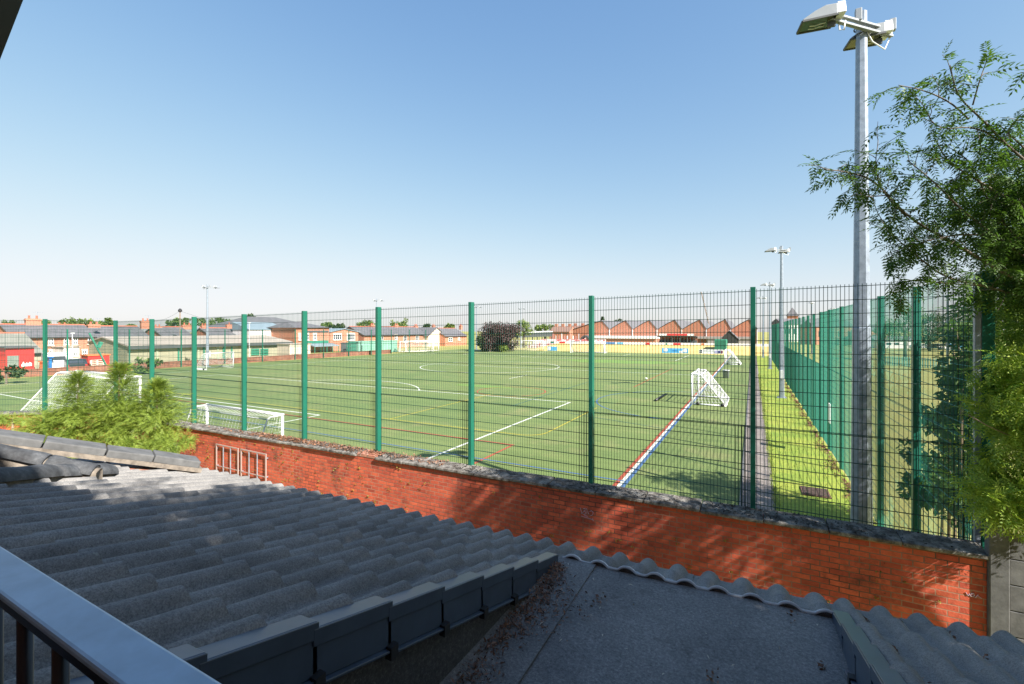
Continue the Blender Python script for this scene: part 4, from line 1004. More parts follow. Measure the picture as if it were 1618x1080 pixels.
# red and white terracing
def terracing():
    m, nt, b_ = newmat('red_white_terrace'); tc = N(nt,'ShaderNodeTexCoord'); mp = N(nt,'ShaderNodeMapping'); mp.inputs['Scale'].default_value = (1.1,.3,2.2)
    L(nt, tc.outputs['Object'], mp.inputs['Vector']); vo = N(nt,'ShaderNodeTexVoronoi'); vo.inputs['Scale'].default_value = 1.2; L(nt, mp.outputs[0], vo.inputs['Vector'])
    sp_ = N(nt,'ShaderNodeSeparateXYZ'); L(nt, vo.outputs['Color'], sp_.inputs[0])
    L(nt, ramp(nt, sp_.outputs[0], [(.35,(.62,.58,.56)),(.42,(.62,.25,.22)),(.7,(.58,.12,.10)),(.76,(.7,.66,.62))]), b_.inputs['Base Color']); return m
M['terr'] = terracing()
M['fadedred'] = simple('faded_red_paint', (.55,.22,.19), .7)
ter = thing('terracing', 'stepped red and white spectator terracing behind the far goal', 'terracing', (-50,112,0)); mb = MB()
xa, xb = onrow(836,110), onrow(936,110)
for k in range(5):
    mb.box((xa+k*.4,109.5+k*1.1,0),(xb+2,110.6+k*1.1-.004,.7+k*.42))
mb.build('steps', M['terr'], ter)
mb = MB()
for k in range(24):
    x = lerp(xa,xb,k/23); mb.beam((x,109.3,0),(x,109.3,1.7+.0*k),.09,.09)
mb.beam((xa,109.3,1.7),(xb,109.3,1.7),.09,.09); mb.beam((xa,109.3,1.1),(xb,109.3,1.1),.07,.07); mb.build('rail', M['white'], ter)
for k in range(14):
    x = lerp(onrow(872,117),onrow(936,117),(k+.5)/14); mb = MB(); mb.beam((x,117,0),(x,117,3.3+.5*(k%3==0)),.22,.2); mb.build('barrier_upright', M['white'] if k%2 else M['fadedred'], ter)
p = onY(924,540,108.9); t = thing('kiosk', 'small red kiosk with dark arched roof left of the factory', 'kiosk', (p.x,108.9,0))
mb = MB(); mb.box((p.x-1.0,108.9,0),(p.x+1.0,110.4,2.6)); mb.build('body', simple('pink_red', (.62,.22,.22), .7), t)
mb = MB(); mb.prism([(p.x-1.3,108.8,2.4),(p.x-.7,108.8,3.3),(p.x,108.8,3.55),(p.x+.7,108.8,3.3),(p.x+1.3,108.8,2.4),(p.x+1.1,108.8,2.4),(p.x,108.8,3.2),(p.x-1.1,108.8,2.4)], (0,1.8,0)); mb.build('roof', M['darkgrey'], t)
# white parked things left of the goals, containers, huts
p = onY(1138,545,103); t = thing('green_container', 'dark green container standing behind the far right banner', 'container', (p.x,103,0))
a, b = onrow(1129,103), onrow(1148,103); mb = MB(); mb.box((a,103,0),(b,105.5,2.9)); mb.build('body', M['greenpanel'], t, bevel=.04); mb = MB()
for k in range(12): x = lerp(a,b,(k+.5)/12); mb.box((x-.06,102.95,.2),(x+.06,102.999,2.7))
mb.build('ribbing', M['greenpanel'], t)
p = onY(1157,530,113); a, b = onrow(1141,113), onrow(1166,113); t = thing('dark_hut', 'dark pitched hut with green door right of the small stand', 'hut', (p.x,113,0))
mb = MB(); mb.prism([(a,113,0),(b,113,0),(b,113,2.7),(lerp(a,b,.45),113,4.6),(a,113,3.0)], (0,5,0)); mb.build('wall', simple('black_boarding', (.03,.035,.035), .8), t)
mb = MB(); mb.prism([(a-.2,112.9,2.9),(lerp(a,b,.45),112.9,4.65),(b+.3,112.9,2.6),(b+.3,112.9,2.75),(lerp(a,b,.45),112.9,4.82),(a-.2,112.9,3.05)], (0,5.2,0)); mb.build('roof', M['slate'], t)
mb = MB(); mb.box((lerp(a,b,.1),112.94,0),(lerp(a,b,.36),112.998,2.6)); mb.build('door', M['greenpanel'], t)
# rows of roofs beyond
for k,(p0,p1,pe,pr_,Y,m_) in enumerate(((868,900,524,516,170,'farbrick'),(898,934,523,515,180,'farbrick'))):
    a, b = onrow(p0,Y), onrow(p1,Y); ze = onY(p0,pe,Y).z; zr = onY(p0,pr_,Y+4).z
    t = thing('terraced_house', ['far brown roofed terrace behind the red and white terracing','far brown roofed terrace ending at the first factory gable'][k], 'house', ((a+b)/2,Y,0), 'brick terraces behind the pitch')
    mb = MB(); mb.prism([(a,Y,0),(a,Y+8,0),(a,Y+8,ze),(a,Y+4,zr-.1),(a,Y,ze)], (b-a,0,0)); mb.build('wall', M[m_], t)
    mb = MB(); mb.prism([(a,Y-.3,ze-.1),(a,Y+4,zr),(a,Y+8.3,ze-.1),(a,Y+8.3,ze+.1),(a,Y+4,zr+.2),(a,Y-.3,ze+.1)], (b-a,0,0)); rf = mb.build('roof', simple('brown_tile_roof', (.22,.13,.10), .8), t)
    for j in range(3): x = lerp(a,b,(j+.5)/3); mb = MB(); mb.box((x-.6,Y+3.6,zr-.4),(x+.6,Y+4.4,zr+1.2)); mb.build('chimney', M['farbrick'], rf)
# crane jib
a = P(1108,461,150); b = P(1120,512,150); t = thing('crane', 'thin slanting crane jib rising behind the factory roofs', 'crane', (b.x,b.y,0))
mb = MB(); mb.beam(a,b,.22,.22); 
for k in range(10):
    q = lerp(a,b,k/10); mb.beam(q, lerp(a,b,(k+1)/10)+Vector((.35,0,0)), .06,.06)
mb.build('jib', M['wood'], t); mb = MB(); mb.tube([(b.x,b.y,0),tuple(b)], .3, 8); mb.build('mast', M['wood'], t)

# ------------------------------------------------------------------ right: beyond the side fence
p = P(1252,500,260); t = thing('chapel_tower', 'distant chapel tower with dark pyramid spire above the green screen', 'tower', (p.x,p.y,0))
w_ = 2.6; z1 = CAMZ+(521-499)/F*260; z2 = CAMZ+(521-488)/F*260
mb = MB(); mb.box((p.x-w_,p.y-w_,0),(p.x+w_,p.y+w_,z1)); mb.build('tower_wall', M['farbrick'], t)
mb = MB(); mb.add([(p.x-w_-.4,p.y-w_-.4,z1+.01),(p.x+w_+.4,p.y-w_-.4,z1+.01),(p.x+w_+.4,p.y+w_+.4,z1+.01),(p.x-w_-.4,p.y+w_+.4,z1+.01),(p.x,p.y,z2+1)], [(0,1,4),(1,2,4),(2,3,4),(3,0,4),(0,3,2,1)]); mb.build('spire', M['slate'], t)
def far_block(name, label, cat, px0, px1, py0, py1, t0, wallm, roofm, d=8, wins=6):
    a = P(px0,py0,t0); b = P(px1,py1,t0); rgt = Vector((CA,SA,0)); fw = Vector((-SA,CA,0))
    ln = (b-a).dot(rgt); c = Vector((a.x,a.y,0)); z1 = a.z
    t = thing(name, label, cat, tuple(c+rgt*ln/2)); mb = MB()
    q = [c, c+rgt*ln, c+rgt*ln+fw*d, c+fw*d]; mb.hexa([(p.x,p.y,0) for p in q]+[(p.x,p.y,z1) for p in q]); mb.build('wall', wallm, t)
    q2 = [c-fw*.3-rgt*.3, c+rgt*(ln+.3)-fw*.3, c+rgt*(ln+.3)+fw*(d+.3), c-rgt*.3+fw*(d+.3)]
    mb = MB(); zr = z1+d*.25; m0 = (q2[0]+q2[3])/2; m1 = (q2[1]+q2[2])/2
    mb.add([(p.x,p.y,z1+.01) for p in q2]+[(m0.x,m0.y,zr),(m1.x,m1.y,zr)], [(0,1,5,4),(2,3,4,5),(0,4,3),(1,2,5),(0,3,2,1)]); mb.build('roof', roofm, t)
    for k in range(wins):
        u = (k+.5)/wins; o = c+rgt*(ln*u)-fw*.06; hw = ln/wins*.28; zz = z1*.45
        mb = MB(); q3 = [o-rgt*hw, o+rgt*hw, o+rgt*hw+fw*.05, o-rgt*hw+fw*.05]; mb.hexa([(p.x,p.y,zz) for p in q3]+[(p.x,p.y,zz+z1*.3) for p in q3]); mb.build('window', M['glass'], t)
    return t
far_block('school_building', 'long low white building far beyond the side fence screens', 'building', 1238, 1345, 512, 545, 190, M['whitewall'], M['slate'], 10, 9)
far_block('brick_house', 'dark red brick house half hidden by the floodlight column', 'house', 1290, 1352, 516, 545, 150, M['farbrick'], M['slate'], 9, 4)
far_block('brick_house', 'brick house below the bright tree beyond the side fence', 'house', 1376, 1398, 522, 545, 140, M['farbrick'], M['slate'], 8, 2)
far_block('pavilion', 'pale low pavilion wall beyond the field at right', 'pavilion', 1385, 1450, 538, 552, 120, M['whitewall'], M['slate'], 5, 5)
for k,(px,c) in enumerate(((1459,'white'),(1478,'darkgrey'),(1493,'white'),(1512,'lightblue'))):
    q = P(px,548,112); t = thing('parked_car', ['white car parked left of the others across the right hand field','dark grey car parked second in the row across the right hand field','white car parked third in the row across the right hand field','pale blue car parked rightmost across the field'][k], 'car', (q.x,q.y,0), 'cars parked across the field')
    rgt = Vector((CA,SA,0)); fw = Vector((-SA,CA,0)); o = Vector((q.x,q.y,0)); mb = MB()
    mb.prism([o+rgt*a_+Vector((0,0,z)) for a_,z in ((-2.1,.3),(2.1,.3),(2.1,.85),(1.3,.95),(.7,1.45),(-1.2,1.45),(-1.9,.95),(-2.1,.9))], fw*1.7); mb.build('body', M[c], t, bevel=.06)
    mb = MB(); mb.prism([o-fw*.012+rgt*a_+Vector((0,0,z)) for a_,z in ((1.15,.97),(.62,1.38),(-1.1,1.38),(-1.6,.97))], fw*.01); mb.build('side_window', M['glass'], t)
    for a_ in (-1.3,1.3):
        mb = MB(); c0 = o+rgt*a_+Vector((0,0,.32)); mb.tube([c0-fw*.05,c0+fw*.12], .32, 12); mb.build('wheel', M['black'], t)
a = P(1392,560,64); b = P(1540,560,52)
lo = thing('low_fence', 'low pale green picket fence crossing the field at right', 'fence', tuple(Vector((a.x,a.y,0)))); mb = MB(); n = 60
A_, B_ = Vector((a.x,a.y,0)), Vector((b.x+6,b.y-3,0))
for k in range(n+1):
    p = lerp(A_,B_,k/n); mb.beam(p, p+Vector((0,0,1.25)), .05, .12)
mb.build('pickets', M['palegreen'], lo); mb = MB(); mb.beam(A_+Vector((0,0,1.0)),B_+Vector((0,0,1.0)),.05,.1); mb.beam(A_+Vector((0,0,.3)),B_+Vector((0,0,.3)),.05,.1); mb.build('rails', M['palegreen'], lo)
# ------------------------------------------------------------------ tiled outbuilding below the balcony
RX, RY, RZ, SL, SK = -.63, 3.75, 2.98, .329, .0517
def rp(x, y, h=0.0): return Vector((RX+x, RY+SK*x+y, RZ-SL*y+h))
GA, PER = .35, .20
ob = thing('tiled_outbuilding', 'dark concrete tiled single storey outbuilding with felted middle strip below the balcony', 'outbuilding', tuple(rp(0,0)))
def prof(u):
    """tile cross section over one period, u in 0..1"""
    a = abs(((u + .5) % 1) - .5) * PER
    return .056*math.cos(a/.06*math.pi/2)**.7 if a < .06 else -.004*math.sin((a-.06)/(PER/2-.06)*math.pi/2)
def tile_field(name, x0, x1, y0, seed, edge=-9):
    r_ = random.Random(seed); mb = MB(); nt_ = int(round((x1-x0)/(2*PER))); tw = (x1-x0)/nt_; NS = 32
    nc = int(math.ceil(-y0/GA))
    for c in range(nc):
        ylow = -c*GA
        for i in range(nt_):
            ox = x0+i*tw; dy = r_.uniform(-.009,.009); dh = r_.uniform(-.003,.004); tl = r_.uniform(-.004,.004)
            A = []; B = []; Cc = []; D = []
            for k in range(NS+1):
                u = k/NS*2; x = ox+u*tw/2; hh = prof(u-.5)-.052+dh+tl*(u-1)
                A.append(rp(x, max(ylow-GA-.03,edge), hh-.001)); B.append(rp(x, ylow+dy, hh+.044)); Cc.append(rp(x, ylow+dy, hh+.044)); D.append(rp(x, ylow+dy-.002, hh+.014))
            n = NS+1; fs = []
            for k in range(NS):
                fs.append((k,k+1,n+k+1,n+k)); fs.append((2*n+k,2*n+k+1,3*n+k+1,3*n+k))
            mb.add(A+B+Cc+D, fs)
    return mb.build(name, M['tile'], ob, True)
XV, XW = -.67, 1.08
tile_field('roof_tiles', -6.27, XV, -4.3, 1)
tile_field('eave_tiles', XV, XW+.05, -.68, 2, -.455)
tile_field('roof_tiles', XW, XW+3.2, -4.3, 3)
# walls under the roof
mb = MB()
q = [rp(-6.2,-4.25),rp(4.2,-4.25),rp(4.2,-.12),rp(-6.2,-.12)]
mb.hexa([(p.x,p.y,0) for p in q]+[(p.x,p.y,2.86) for p in q])
mb.build('wall', M['yardbrick'], ob)
# gutter
mb = MB(); n = 40
for i in range(n):
    xa = -6.25+10.4*i/n; xb = -6.25+10.4*(i+1)/n
    ring = [(.0,-.10),(.01,-.15),(.055,-.17),(.10,-.15),(.11,-.075),(.102,-.075),(.092,-.145),(.055,-.162),(.016,-.145),(.007,-.10)]
    A = [rp(xa,0)+Vector((0,dy,dz)) for dy,dz in ring]; B = [rp(xb,0)+Vector((0,dy,dz)) for dy,dz in ring]; k = len(ring)
    mb.add(A+B, [(j,(j+1)%k,k+(j+1)%k,k+j) for j in range(k)])
mb.build('gutter', M['white_edge'], ob)
# felted strip
def fz(y): return 3.120 + .02*(-y-.45)
def fp(x, y, h=0): v_ = rp(x,y); return Vector((v_.x, v_.y, fz(y)+h))
mb = MB(); NX, NY = 26, 44; vs=[]; fs=[]
r_ = random.Random(4)
for j in range(NY+1):
    for i in range(NX+1):
        x = lerp(XV,XW,i/NX); y = lerp(-.47,-4.3,j/NY); 
        lift = .05*max(0,1-(x-XV)/.16)**2 if j > 3 else 0
        vs.append(fp(x,y, lift+.006*math.sin(x*5+y*3)+r_.uniform(-.001,.001)))
for j in range(NY):
    for i in range(NX):
        b=j*(NX+1)+i; fs.append((b,b+1,b+NX+2,b+NX+1))
mb.add(vs,fs); mb.build('felt_roof', M['felt'], ob, True)
mb = MB()     # an overlapping strip of felt
mb.add([fp(XV+.03,-.48,.014),fp(XV+.28,-.48,.014),fp(XV+.34,-4.2,.014),fp(XV+.03,-4.2,.05)], [(0,1,2,3)])
mb.add([fp(XV+.28,-.48,.014),fp(XV+.34,-4.2,.014),fp(XV+.34,-4.2,.004),fp(XV+.28,-.48,.004)], [(0,1,2,3)]); mb.build('felt_lap', M['felt'], ob)
mb = MB(); n = 160; vs=[]; fs=[]      # white wavy edge trim
for i in range(n+1):
    x = lerp(XV+.02,XW-.01,i/n); h = prof(x/PER - (XV)/PER -.5)*.55-.018
    for (dy,dz) in ((0,0),(-.026,.002),(-.026,.022),(0,.018)): vs.append(rp(x,-.455+dy,h+dz))
for i in range(n):
    for j in range(4): b=i*4; fs.append((b+j,b+(j+1)%4,b+4+(j+1)%4,b+4+j))
mb.add(vs,fs); mb.build('edge_trim', M['white_edge'], ob, True)
mb = MB(); n = 160; vs=[]; fs=[]      # tile mortar below the trim
for i in range(n+1):
    x = lerp(XV+.02,XW-.01,i/n); h = prof(x/PER - (XV)/PER -.5)*.55-.016; p = rp(x,-.452,h); vs += [p, Vector((p.x,p.y,fz(-.45)-.05))]
for i in range(n): b=i*2; fs.append((b,b+1,b+3,b+2))
mb.add(vs,fs); mb.build('eave_filler', M['tile'], ob)
# cheeks
for x, s in ((XV,1),(XW,-1)):
    mb = MB(); ys_ = [-.42,-4.28]
    a = fp(x,ys_[0],-.05); b = fp(x,ys_[1],-.05); c = rp(x,ys_[1],-.03); d = rp(x,ys_[0],-.03)
    mb.hexa([tuple(p) for p in (a,b,b-Vector((.06*s,0,0)),a-Vector((.06*s,0,0)))]+[tuple(p) for p in (d,c,c-Vector((.06*s,0,0)),d-Vector((.06*s,0,0)))])
    mb.build('cheek', M['feltdark'], ob)
# dry verge caps, each lapping the next
def verge_cap(x, s, ylow):
    """s=+1: face looks to +x"""
    ln = .372; yu = ylow-ln; o = .02*s; i_ = -.062*s; mb = MB(); t_ = .008
    hl, hu = .030, .008
    def q(xx, y, h): return tuple(rp(x+xx, y, h))
    # top flange
    mb.hexa([q(i_,yu,hu-t_),q(o,yu,hu-t_),q(o,ylow,hl-t_),q(i_,ylow,hl-t_),q(i_,yu,hu),q(o,yu,hu),q(o,ylow,hl),q(i_,ylow,hl)])
    # face with a shallow bend and lower lip
    mb.hexa([q(o-t_*s,yu,hu-.175),q(o,yu,hu-.175),q(o,ylow,hl-.185),q(o-t_*s,ylow,hl-.185),q(o-t_*s,yu,hu-.0005),q(o,yu,hu-.0005),q(o,ylow,hl-.0005),q(o-t_*s,ylow,hl-.0005)])
    mb.hexa([q(o,yu,hu-.06),q(o+.006*s,yu,hu-.06),q(o+.006*s,ylow,hl-.06),q(o,ylow,hl-.06),q(o+.0005*s,yu,hu),q(o+.008*s,yu,hu),q(o+.008*s,ylow,hl),q(o+.0005*s,ylow,hl)])
    mb.hexa([q(o-.01*s,yu,hu-.187),q(o+.022*s,yu,hu-.187),q(o+.022*s,ylow,hl-.197),q(o-.01*s,ylow,hl-.197),q(o-.01*s,yu,hu-.176),q(o+.022*s,yu,hu-.176),q(o+.022*s,ylow,hl-.186),q(o-.01*s,ylow,hl-.186)])
    # closed lower end and dark clip
    mb.hexa([q(i_,ylow-t_,hl-.05),q(o,ylow-t_,hl-.17),q(o,ylow,hl-.17),q(i_,ylow,hl-.05),q(i_,ylow-t_,hl-.001),q(o,ylow-t_,hl-.001),q(o,ylow,hl-.001),q(i_,ylow,hl-.001)])
    cpt = mb.build('verge_cap', M['cap'], ob, bevel=.003)
    mb = MB(); c0 = rp(x+o+.012*s, ylow-.012, hl-.19); mb.box(c0-Vector((.016,.02,.03)), c0+Vector((.016,.02,.02))); mb.build('clip', M['black'], cpt)
for k in range(10): verge_cap(XV, 1, -.58-.35*k)
for k in range(10): verge_cap(XW, -1, -.42-.35*k)
# hip ridge tiles bedded in mortar
def ridge(a, b, r, rise=.8, joint=True):
    a = Vector(a); b = Vector(b); d = (b-a).normalized(); s = d.cross(Vector((0,0,1))).normalized(); up = s.cross(d)
    mb = MB(); n = 14; vs=[]; fs=[]; segs = 10
    for i in range(segs+1):
        u = i/segs; c = lerp(a,b,u); rr = r*(1+.035*math.sin(u*9)) * (1 if i < segs else .93)
        for j in range(n+1):
            an = math.pi*j/n; vs.append(c + s*math.cos(an)*rr + up*math.sin(an)*rr*rise)
        for j in range(n+1):
            an = math.pi*j/n; vs.append(c + s*math.cos(an)*(rr-.022) + up*math.sin(an)*(rr-.022)*rise)
    m_ = 2*(n+1)
    for i in range(segs):
        for j in range(n):
            k = i*m_+j; fs.append((k,k+1,k+m_+1,k+m_)); k2 = k+n+1; fs.append((k2,k2+m_,k2+m_+1,k2+1))
    for i in (0,segs):
        for j in range(n): k=i*m_+j; fs.append((k,k+n+1,k+n+2,k+1))
    mb.add(vs,fs); mb.build('ridge_tile', M['ridge'], ob, True)
    mb = MB(); vs=[]; fs=[]; r_ = random.Random(int(a.x*100))
    for i in range(13):
        c = lerp(a-d*.01,b+d*.03,i/12)
        for j in range(9):
            an = math.pi*j/8; q = (r-.03)*(1+r_.uniform(-.03,.05)); vs.append(c + s*math.cos(an)*q*1.04 + up*(math.sin(an)*q*rise*.9) - Vector((0,0,.10 if j in (0,8) else 0)) )
    for i in range(12):
        for j in range(8): k=i*9+j; fs.append((k,k+1,k+10,k+9))
    fs.append(tuple(range(9))); fs.append(tuple(12*9+j for j in range(9))[::-1]); mb.add(vs,fs); mb.build('mortar_bed', M['mortar'], ob, True)
def onroof(px, py, h=0):
    d = dr(px); v_ = (py-HY)/F; t = (CAMZ-RZ-h-SL*(RY+SK*(-RX)))/(v_-SL*d[1]+SL*SK*d[0]); return P(px,py,t)
e1 = onroof(168,752,0)+Vector((0,0,.02)); e0 = onroof(78,757,0)+Vector((0,0,.02)); em = onroof(-40,770,0)+Vector((0,0,.02))
ridge(e0,e1,.115,.85); ridge(em,e0+(em-e0)*.03,.118,.85)
g1 = P(150,746,4.0); g0 = P(78,731,3.9); gm = P(-40,708,3.75)
ridge(g0,g1,.085,.8); ridge(gm,g0+(gm-g0)*.03,.087,.8)
# coping at the left end of the roof
c0 = Vector((-6.06,3.16,3.19)); c1 = Vector((-6.62,1.55,3.80)); cps = [0,.26,.5,.78,1.15]
for i in range(4):
    a = lerp(c0,c1,cps[i]+.006); b = lerp(c0,c1,cps[i+1]); mb = MB(); d = (b-a).normalized(); 
    mb.beam(a+Vector((0,0,.03)), b+Vector((0,0,.03+rnd.uniform(-.01,.01))), .34, .085); mb.build('coping_stone', M['concrete'], ob, bevel=.012)
mb = MB(); mb.beam(c0+Vector((.02,0,-.035)), lerp(c0,c1,1.15)+Vector((.02,0,-.035)), .30, .05); mb.build('mortar_bed', M['mortar'], ob)
mb = MB(); mb.hexa([(c0.x-.2,c0.y,0),(c0.x+.1,c0.y,0),(c1.x+.1,c1.y-.3,0),(c1.x-.2,c1.y-.3,0),(c0.x-.2,c0.y,c0.z-.09),(c0.x+.1,c0.y,c0.z-.09),(c1.x+.1,c1.y-.3,c1.z-.09),(c1.x-.2,c1.y-.3,c1.z-.09)])
mb.build('parapet', M['yardbrick'], ob)

# debris lying on the roofs
g = np.random.default_rng(21)
n = 4200; u = g.random(n); y = -.62-2.9*u; wdt = .05+.13*np.abs(np.sin(u*9))+.10*u
x = XV+.035+np.abs(g.normal(0,1,n))*wdt*.62
keep = (g.random(n) < .35+.65*np.abs(np.sin(u*7.5+.4)))
x, y = x[keep], y[keep]; n = len(x)
pos = np.array([fp(a,b,.012+.045*max(0,1-(a-XV)/.16)**2) for a,b in zip(x,y)]); pos[:,2] += g.uniform(0,.018,n)
v, f = scatter(single_template(.030,.010), pos, np.stack([g.normal(size=n),g.normal(size=n),g.normal(0,.35,n)],1), g.uniform(.4,1.2,n), .5)
tag(npmesh('leaf_litter', v, f, M['litter']), 'drift of dry brown leaf litter in the corner of the felt roof', 'leaf litter', kind='stuff')
n = 170; pos = []; 
for _ in range(n):
    if g.random() < .62: pos.append(fp(g.uniform(XV+.1,XW-.05), -.55-3.2*g.random()**1.1, .014))
    else:
        x = g.uniform(1.2,3.0) if g.random() < .7 else g.uniform(-5,-.9); pos.append(rp(x, -3.2*g.random(), .0))
pos = np.array(pos); v1 = scatter(single_template(.04,.009), pos, np.stack([g.normal(size=n),g.normal(size=n),g.normal(0,.1,n)],1), g.uniform(.35,1.0,n), .15)
tag(npmesh('ash_keys', *v1, M['palekey']), 'pale fallen ash keys and twigs scattered over the roofs', 'ash keys', kind='stuff')
cl = []; 
for _ in range(60):
    if g.random() < .45: c = fp(g.uniform(XV+.2,XW-.05), -.55-2.6*g.random(), .012)
    else: c = rp(1.15+.1+.2*g.integers(0,9)+g.normal(0,.015), -3*g.random(), -.030)
    m_ = g.integers(5,26); s_ = g.uniform(.008,.026)
    for _ in range(m_): cl.append((c.x+g.normal(0,s_), c.y+g.normal(0,s_*1.6), c.z+abs(g.normal(0,.006))))
cl = np.array(cl); n = len(cl)
tag(npmesh('moss_lumps', *scatter(single_template(.026,.018), cl, g.normal(size=(n,3)), g.uniform(.5,1.2,n), .8), M['litter']), 'dark brown moss lumps and seed clusters lying on felt and tiles', 'moss', kind='stuff')

# ------------------------------------------------------------------ balcony rail and the house behind it
rail = thing('balcony_railing', 'blue grey painted metal handrail with black balusters at the bottom left corner', 'railing', (-1.2,.265,3.5))
zr = 4.476
mb = MB(); mb.box((-3.2,.237,zr-.012),(1.7,.291,zr)); mb.build('handrail', M['rail'], rail, bevel=.004)
mb = MB(); mb.box((-3.2,.244,zr-.032),(1.7,.284,zr-.0125)); mb.build('under_bar', M['railblack'], rail)
for k in range(38):
    x = -3.15+.128*k; mb = MB(); mb.tube([(x,.264,3.56),(x,.264,4.0),(x,.264,zr-.033)], .0095, 8); mb.build('baluster', M['railblack'], rail, True)
x = -.86; mb = MB(); mb.tube([(x,.30,zr-.036),(x+.005,.33,4.30),(x+.01,.30,4.1)], .012, 6); mb.build('scroll_bar', M['railblack'], rail, True)
mb = MB(); mb.box((-3.2,.25,3.52),(1.7,.28,3.555)); mb.build('bottom_bar', M['railblack'], rail)
house = thing('brick_house', 'house at the viewpoint, only its dark eaves corner showing at the top left', 'house', (2,-4,0))
mb = MB(); mb.box((-3.4,-9,0),(10,-.6,8.4)); mb.build('wall', M['farbrick'], house)
mb = MB(); mb.prism([(-3.6,-.45,8.35),(-3.6,-4.8,11.4),(-3.6,-9.2,8.35),(-3.6,-9.2,8.55),(-3.6,-4.8,11.65),(-3.6,-.45,8.55)], (13.8,0,0)); mb.build('roof', M['slate'], house)
mb = MB(); mb.box((-3.3,-.598,3.36),(1.8,.30,3.5)); mb.build('balcony_slab', M['concrete'], house)
for xx in (-1.4,.2,2.4):
    mb = MB(); mb.box((xx,-.63,3.6),(xx+1.2,-.602,5.8)); mb.build('window', M['glass'], house)
t0 = 1.15; A, B, C_, D_ = P(62,-69.4,t0), P(-40,192.9,t0), P(-260,192.9,t0), P(-260,-69.4,t0); fw = Vector((-SA,CA,0))
mb = MB(); mb.prism([A,B,C_,D_], fw*-.16); mb.build('bargeboard', M['concrete'], house, bevel=.006)
e_ = (A-B).normalized(); lft = Vector((-CA,-SA,0))
mb = MB(); mb.beam(A-fw*.075+lft*.004, B-fw*.075+lft*.004, .15, .012, lft); mb.build('lead_edge', M['railblack'], house)
mb = MB(); mb.beam(D_-fw*.1+lft*.1, Vector((D_.x-.9,-.62,D_.z+.35)), .3, .25); mb.build('eaves_bracket', M['concrete'], house)

# concrete post and panel fence at the right end of the wall
cf = thing('concrete_fence', 'grey concrete post and panel fence at the right end of the brick wall', 'fence', (2.75,8.05,0))
mb = MB(); mb.box((2.664,7.98,0),(2.86,8.13,2.36)); mb.build('post', M['concrete'], cf, bevel=.015)
for k in range(7):
    mb = MB(); mb.box((2.865,8.02,.02+.325*k),(5.2,8.075,.335+.325*k)); mb.build('panel', M['concrete'], cf, bevel=.008)
mb = MB(); mb.box((5.21,7.98,0),(5.36,8.13,2.36)); mb.build('post', M['concrete'], cf, bevel=.015)

# ------------------------------------------------------------------ near trees and shrubs
def seglen(pts): return sum((b-a).length for a,b in zip(pts,pts[1:]))
def along(pts, u):
    Lt = seglen(pts)*u
    for a,b in zip(pts,pts[1:]):
        l = (b-a).length
        if Lt <= l: return a+(b-a)*(Lt/l), (b-a).normalized()
        Lt -= l
    return pts[-1], (pts[-1]-pts[-2]).normalized()
def smooth(pts, it=2):
    for _ in range(it):
        o=[pts[0]]
        for a,b in zip(pts,pts[1:]): o += [a*.75+b*.25, a*.25+b*.75]
        pts = o+[pts[-1]]
    return pts
ash = thing('ash_tree', 'tall ash tree at right whose feathery leafy branches reach across the floodlight column', 'tree', (4.3,7.4,0))
wood = MB(); r_ = random.Random(17)
base = Vector((4.3,7.4,0)); top = Vector((4.1,7.0,5.2))
tk = smooth([base,Vector((4.35,7.3,2)),Vector((4.2,7.1,3.8)),top]); wood.tube(tk, [.2-.1*i/(len(tk)-1) for i in range(len(tk))], 10)
limbs = [
 ([(1690,330,5.1),(1640,280,5.1),(1590,232,5.1),(1545,190,5.0),(1520,150,5.0),(1495,105,4.9)], .020),
 ([(1580,222,5.1),(1535,200,5.0),(1490,202,5.0),(1455,165,4.9)], .009),
 ([(1540,185,5.0),(1510,160,5.0),(1470,140,4.9),(1425,132,4.9)], .009),
 ([(1530,165,5.0),(1540,130,4.9),(1550,100,4.9)], .007),
 ([(1690,470,5.6),(1600,440,5.5),(1520,390,5.4),(1440,345,5.3),(1380,285,5.2),(1345,268,5.1),(1308,268,5.1)], .022),
 ([(1440,345,5.3),(1395,300,5.2),(1385,255,5.1),(1395,225,5.1)], .007),
 ([(1400,310,5.3),(1370,310,5.2),(1348,305,5.1)], .006),
 ([(1690,440,5.5),(1590,390,5.4),(1520,330,5.3),(1470,290,5.2),(1440,250,5.2)], .018),
 ([(1560,370,5.4),(1500,370,5.3),(1450,385,5.2),(1400,400,5.2)], .010),
 ([(1690,490,5.7),(1560,450,5.6),(1490,440,5.5),(1440,400,5.4),(1400,360,5.3)], .016),
 ([(1560,452,5.6),(1490,447,5.5),(1440,440,5.4),(1410,452,5.3)], .008),
 ([(1690,380,5.4),(1610,320,5.3),(1550,280,5.2),(1500,255,5.2),(1470,222,5.2)], .016),
 ([(1690,350,5.3),(1640,260,5.2),(1600,220,5.2),(1585,195,5.1)], .014),
 ([(1650,420,5.5),(1570,330,5.4),(1530,260,5.3),(1510,235,5.3)], .012),
 ([(1690,190,5.0),(1650,120,5.0),(1612,108,5.0)], .012),
 ([(1690,250,5.2),(1650,190,5.2),(1610,190,5.2)], .012),
]
LP, LD, LS = [], [], []
def leaf(p, d, s): LP.append(tuple(p)); LD.append(tuple(d)); LS.append(s)
def tipleaves(pts, n, u0, s=.75):
    for i in range(n):
        p, d = along(pts, u0+(1-u0)*r_.random()**.8)
        o = Vector((r_.uniform(-1,1),r_.uniform(-1,1),r_.uniform(-.8,.5))).normalized(); leaf(p, (d*.7+o).normalized()-Vector((0,0,.25)), s*r_.uniform(.6,1.2))
view = Vector((CA,SA,0))
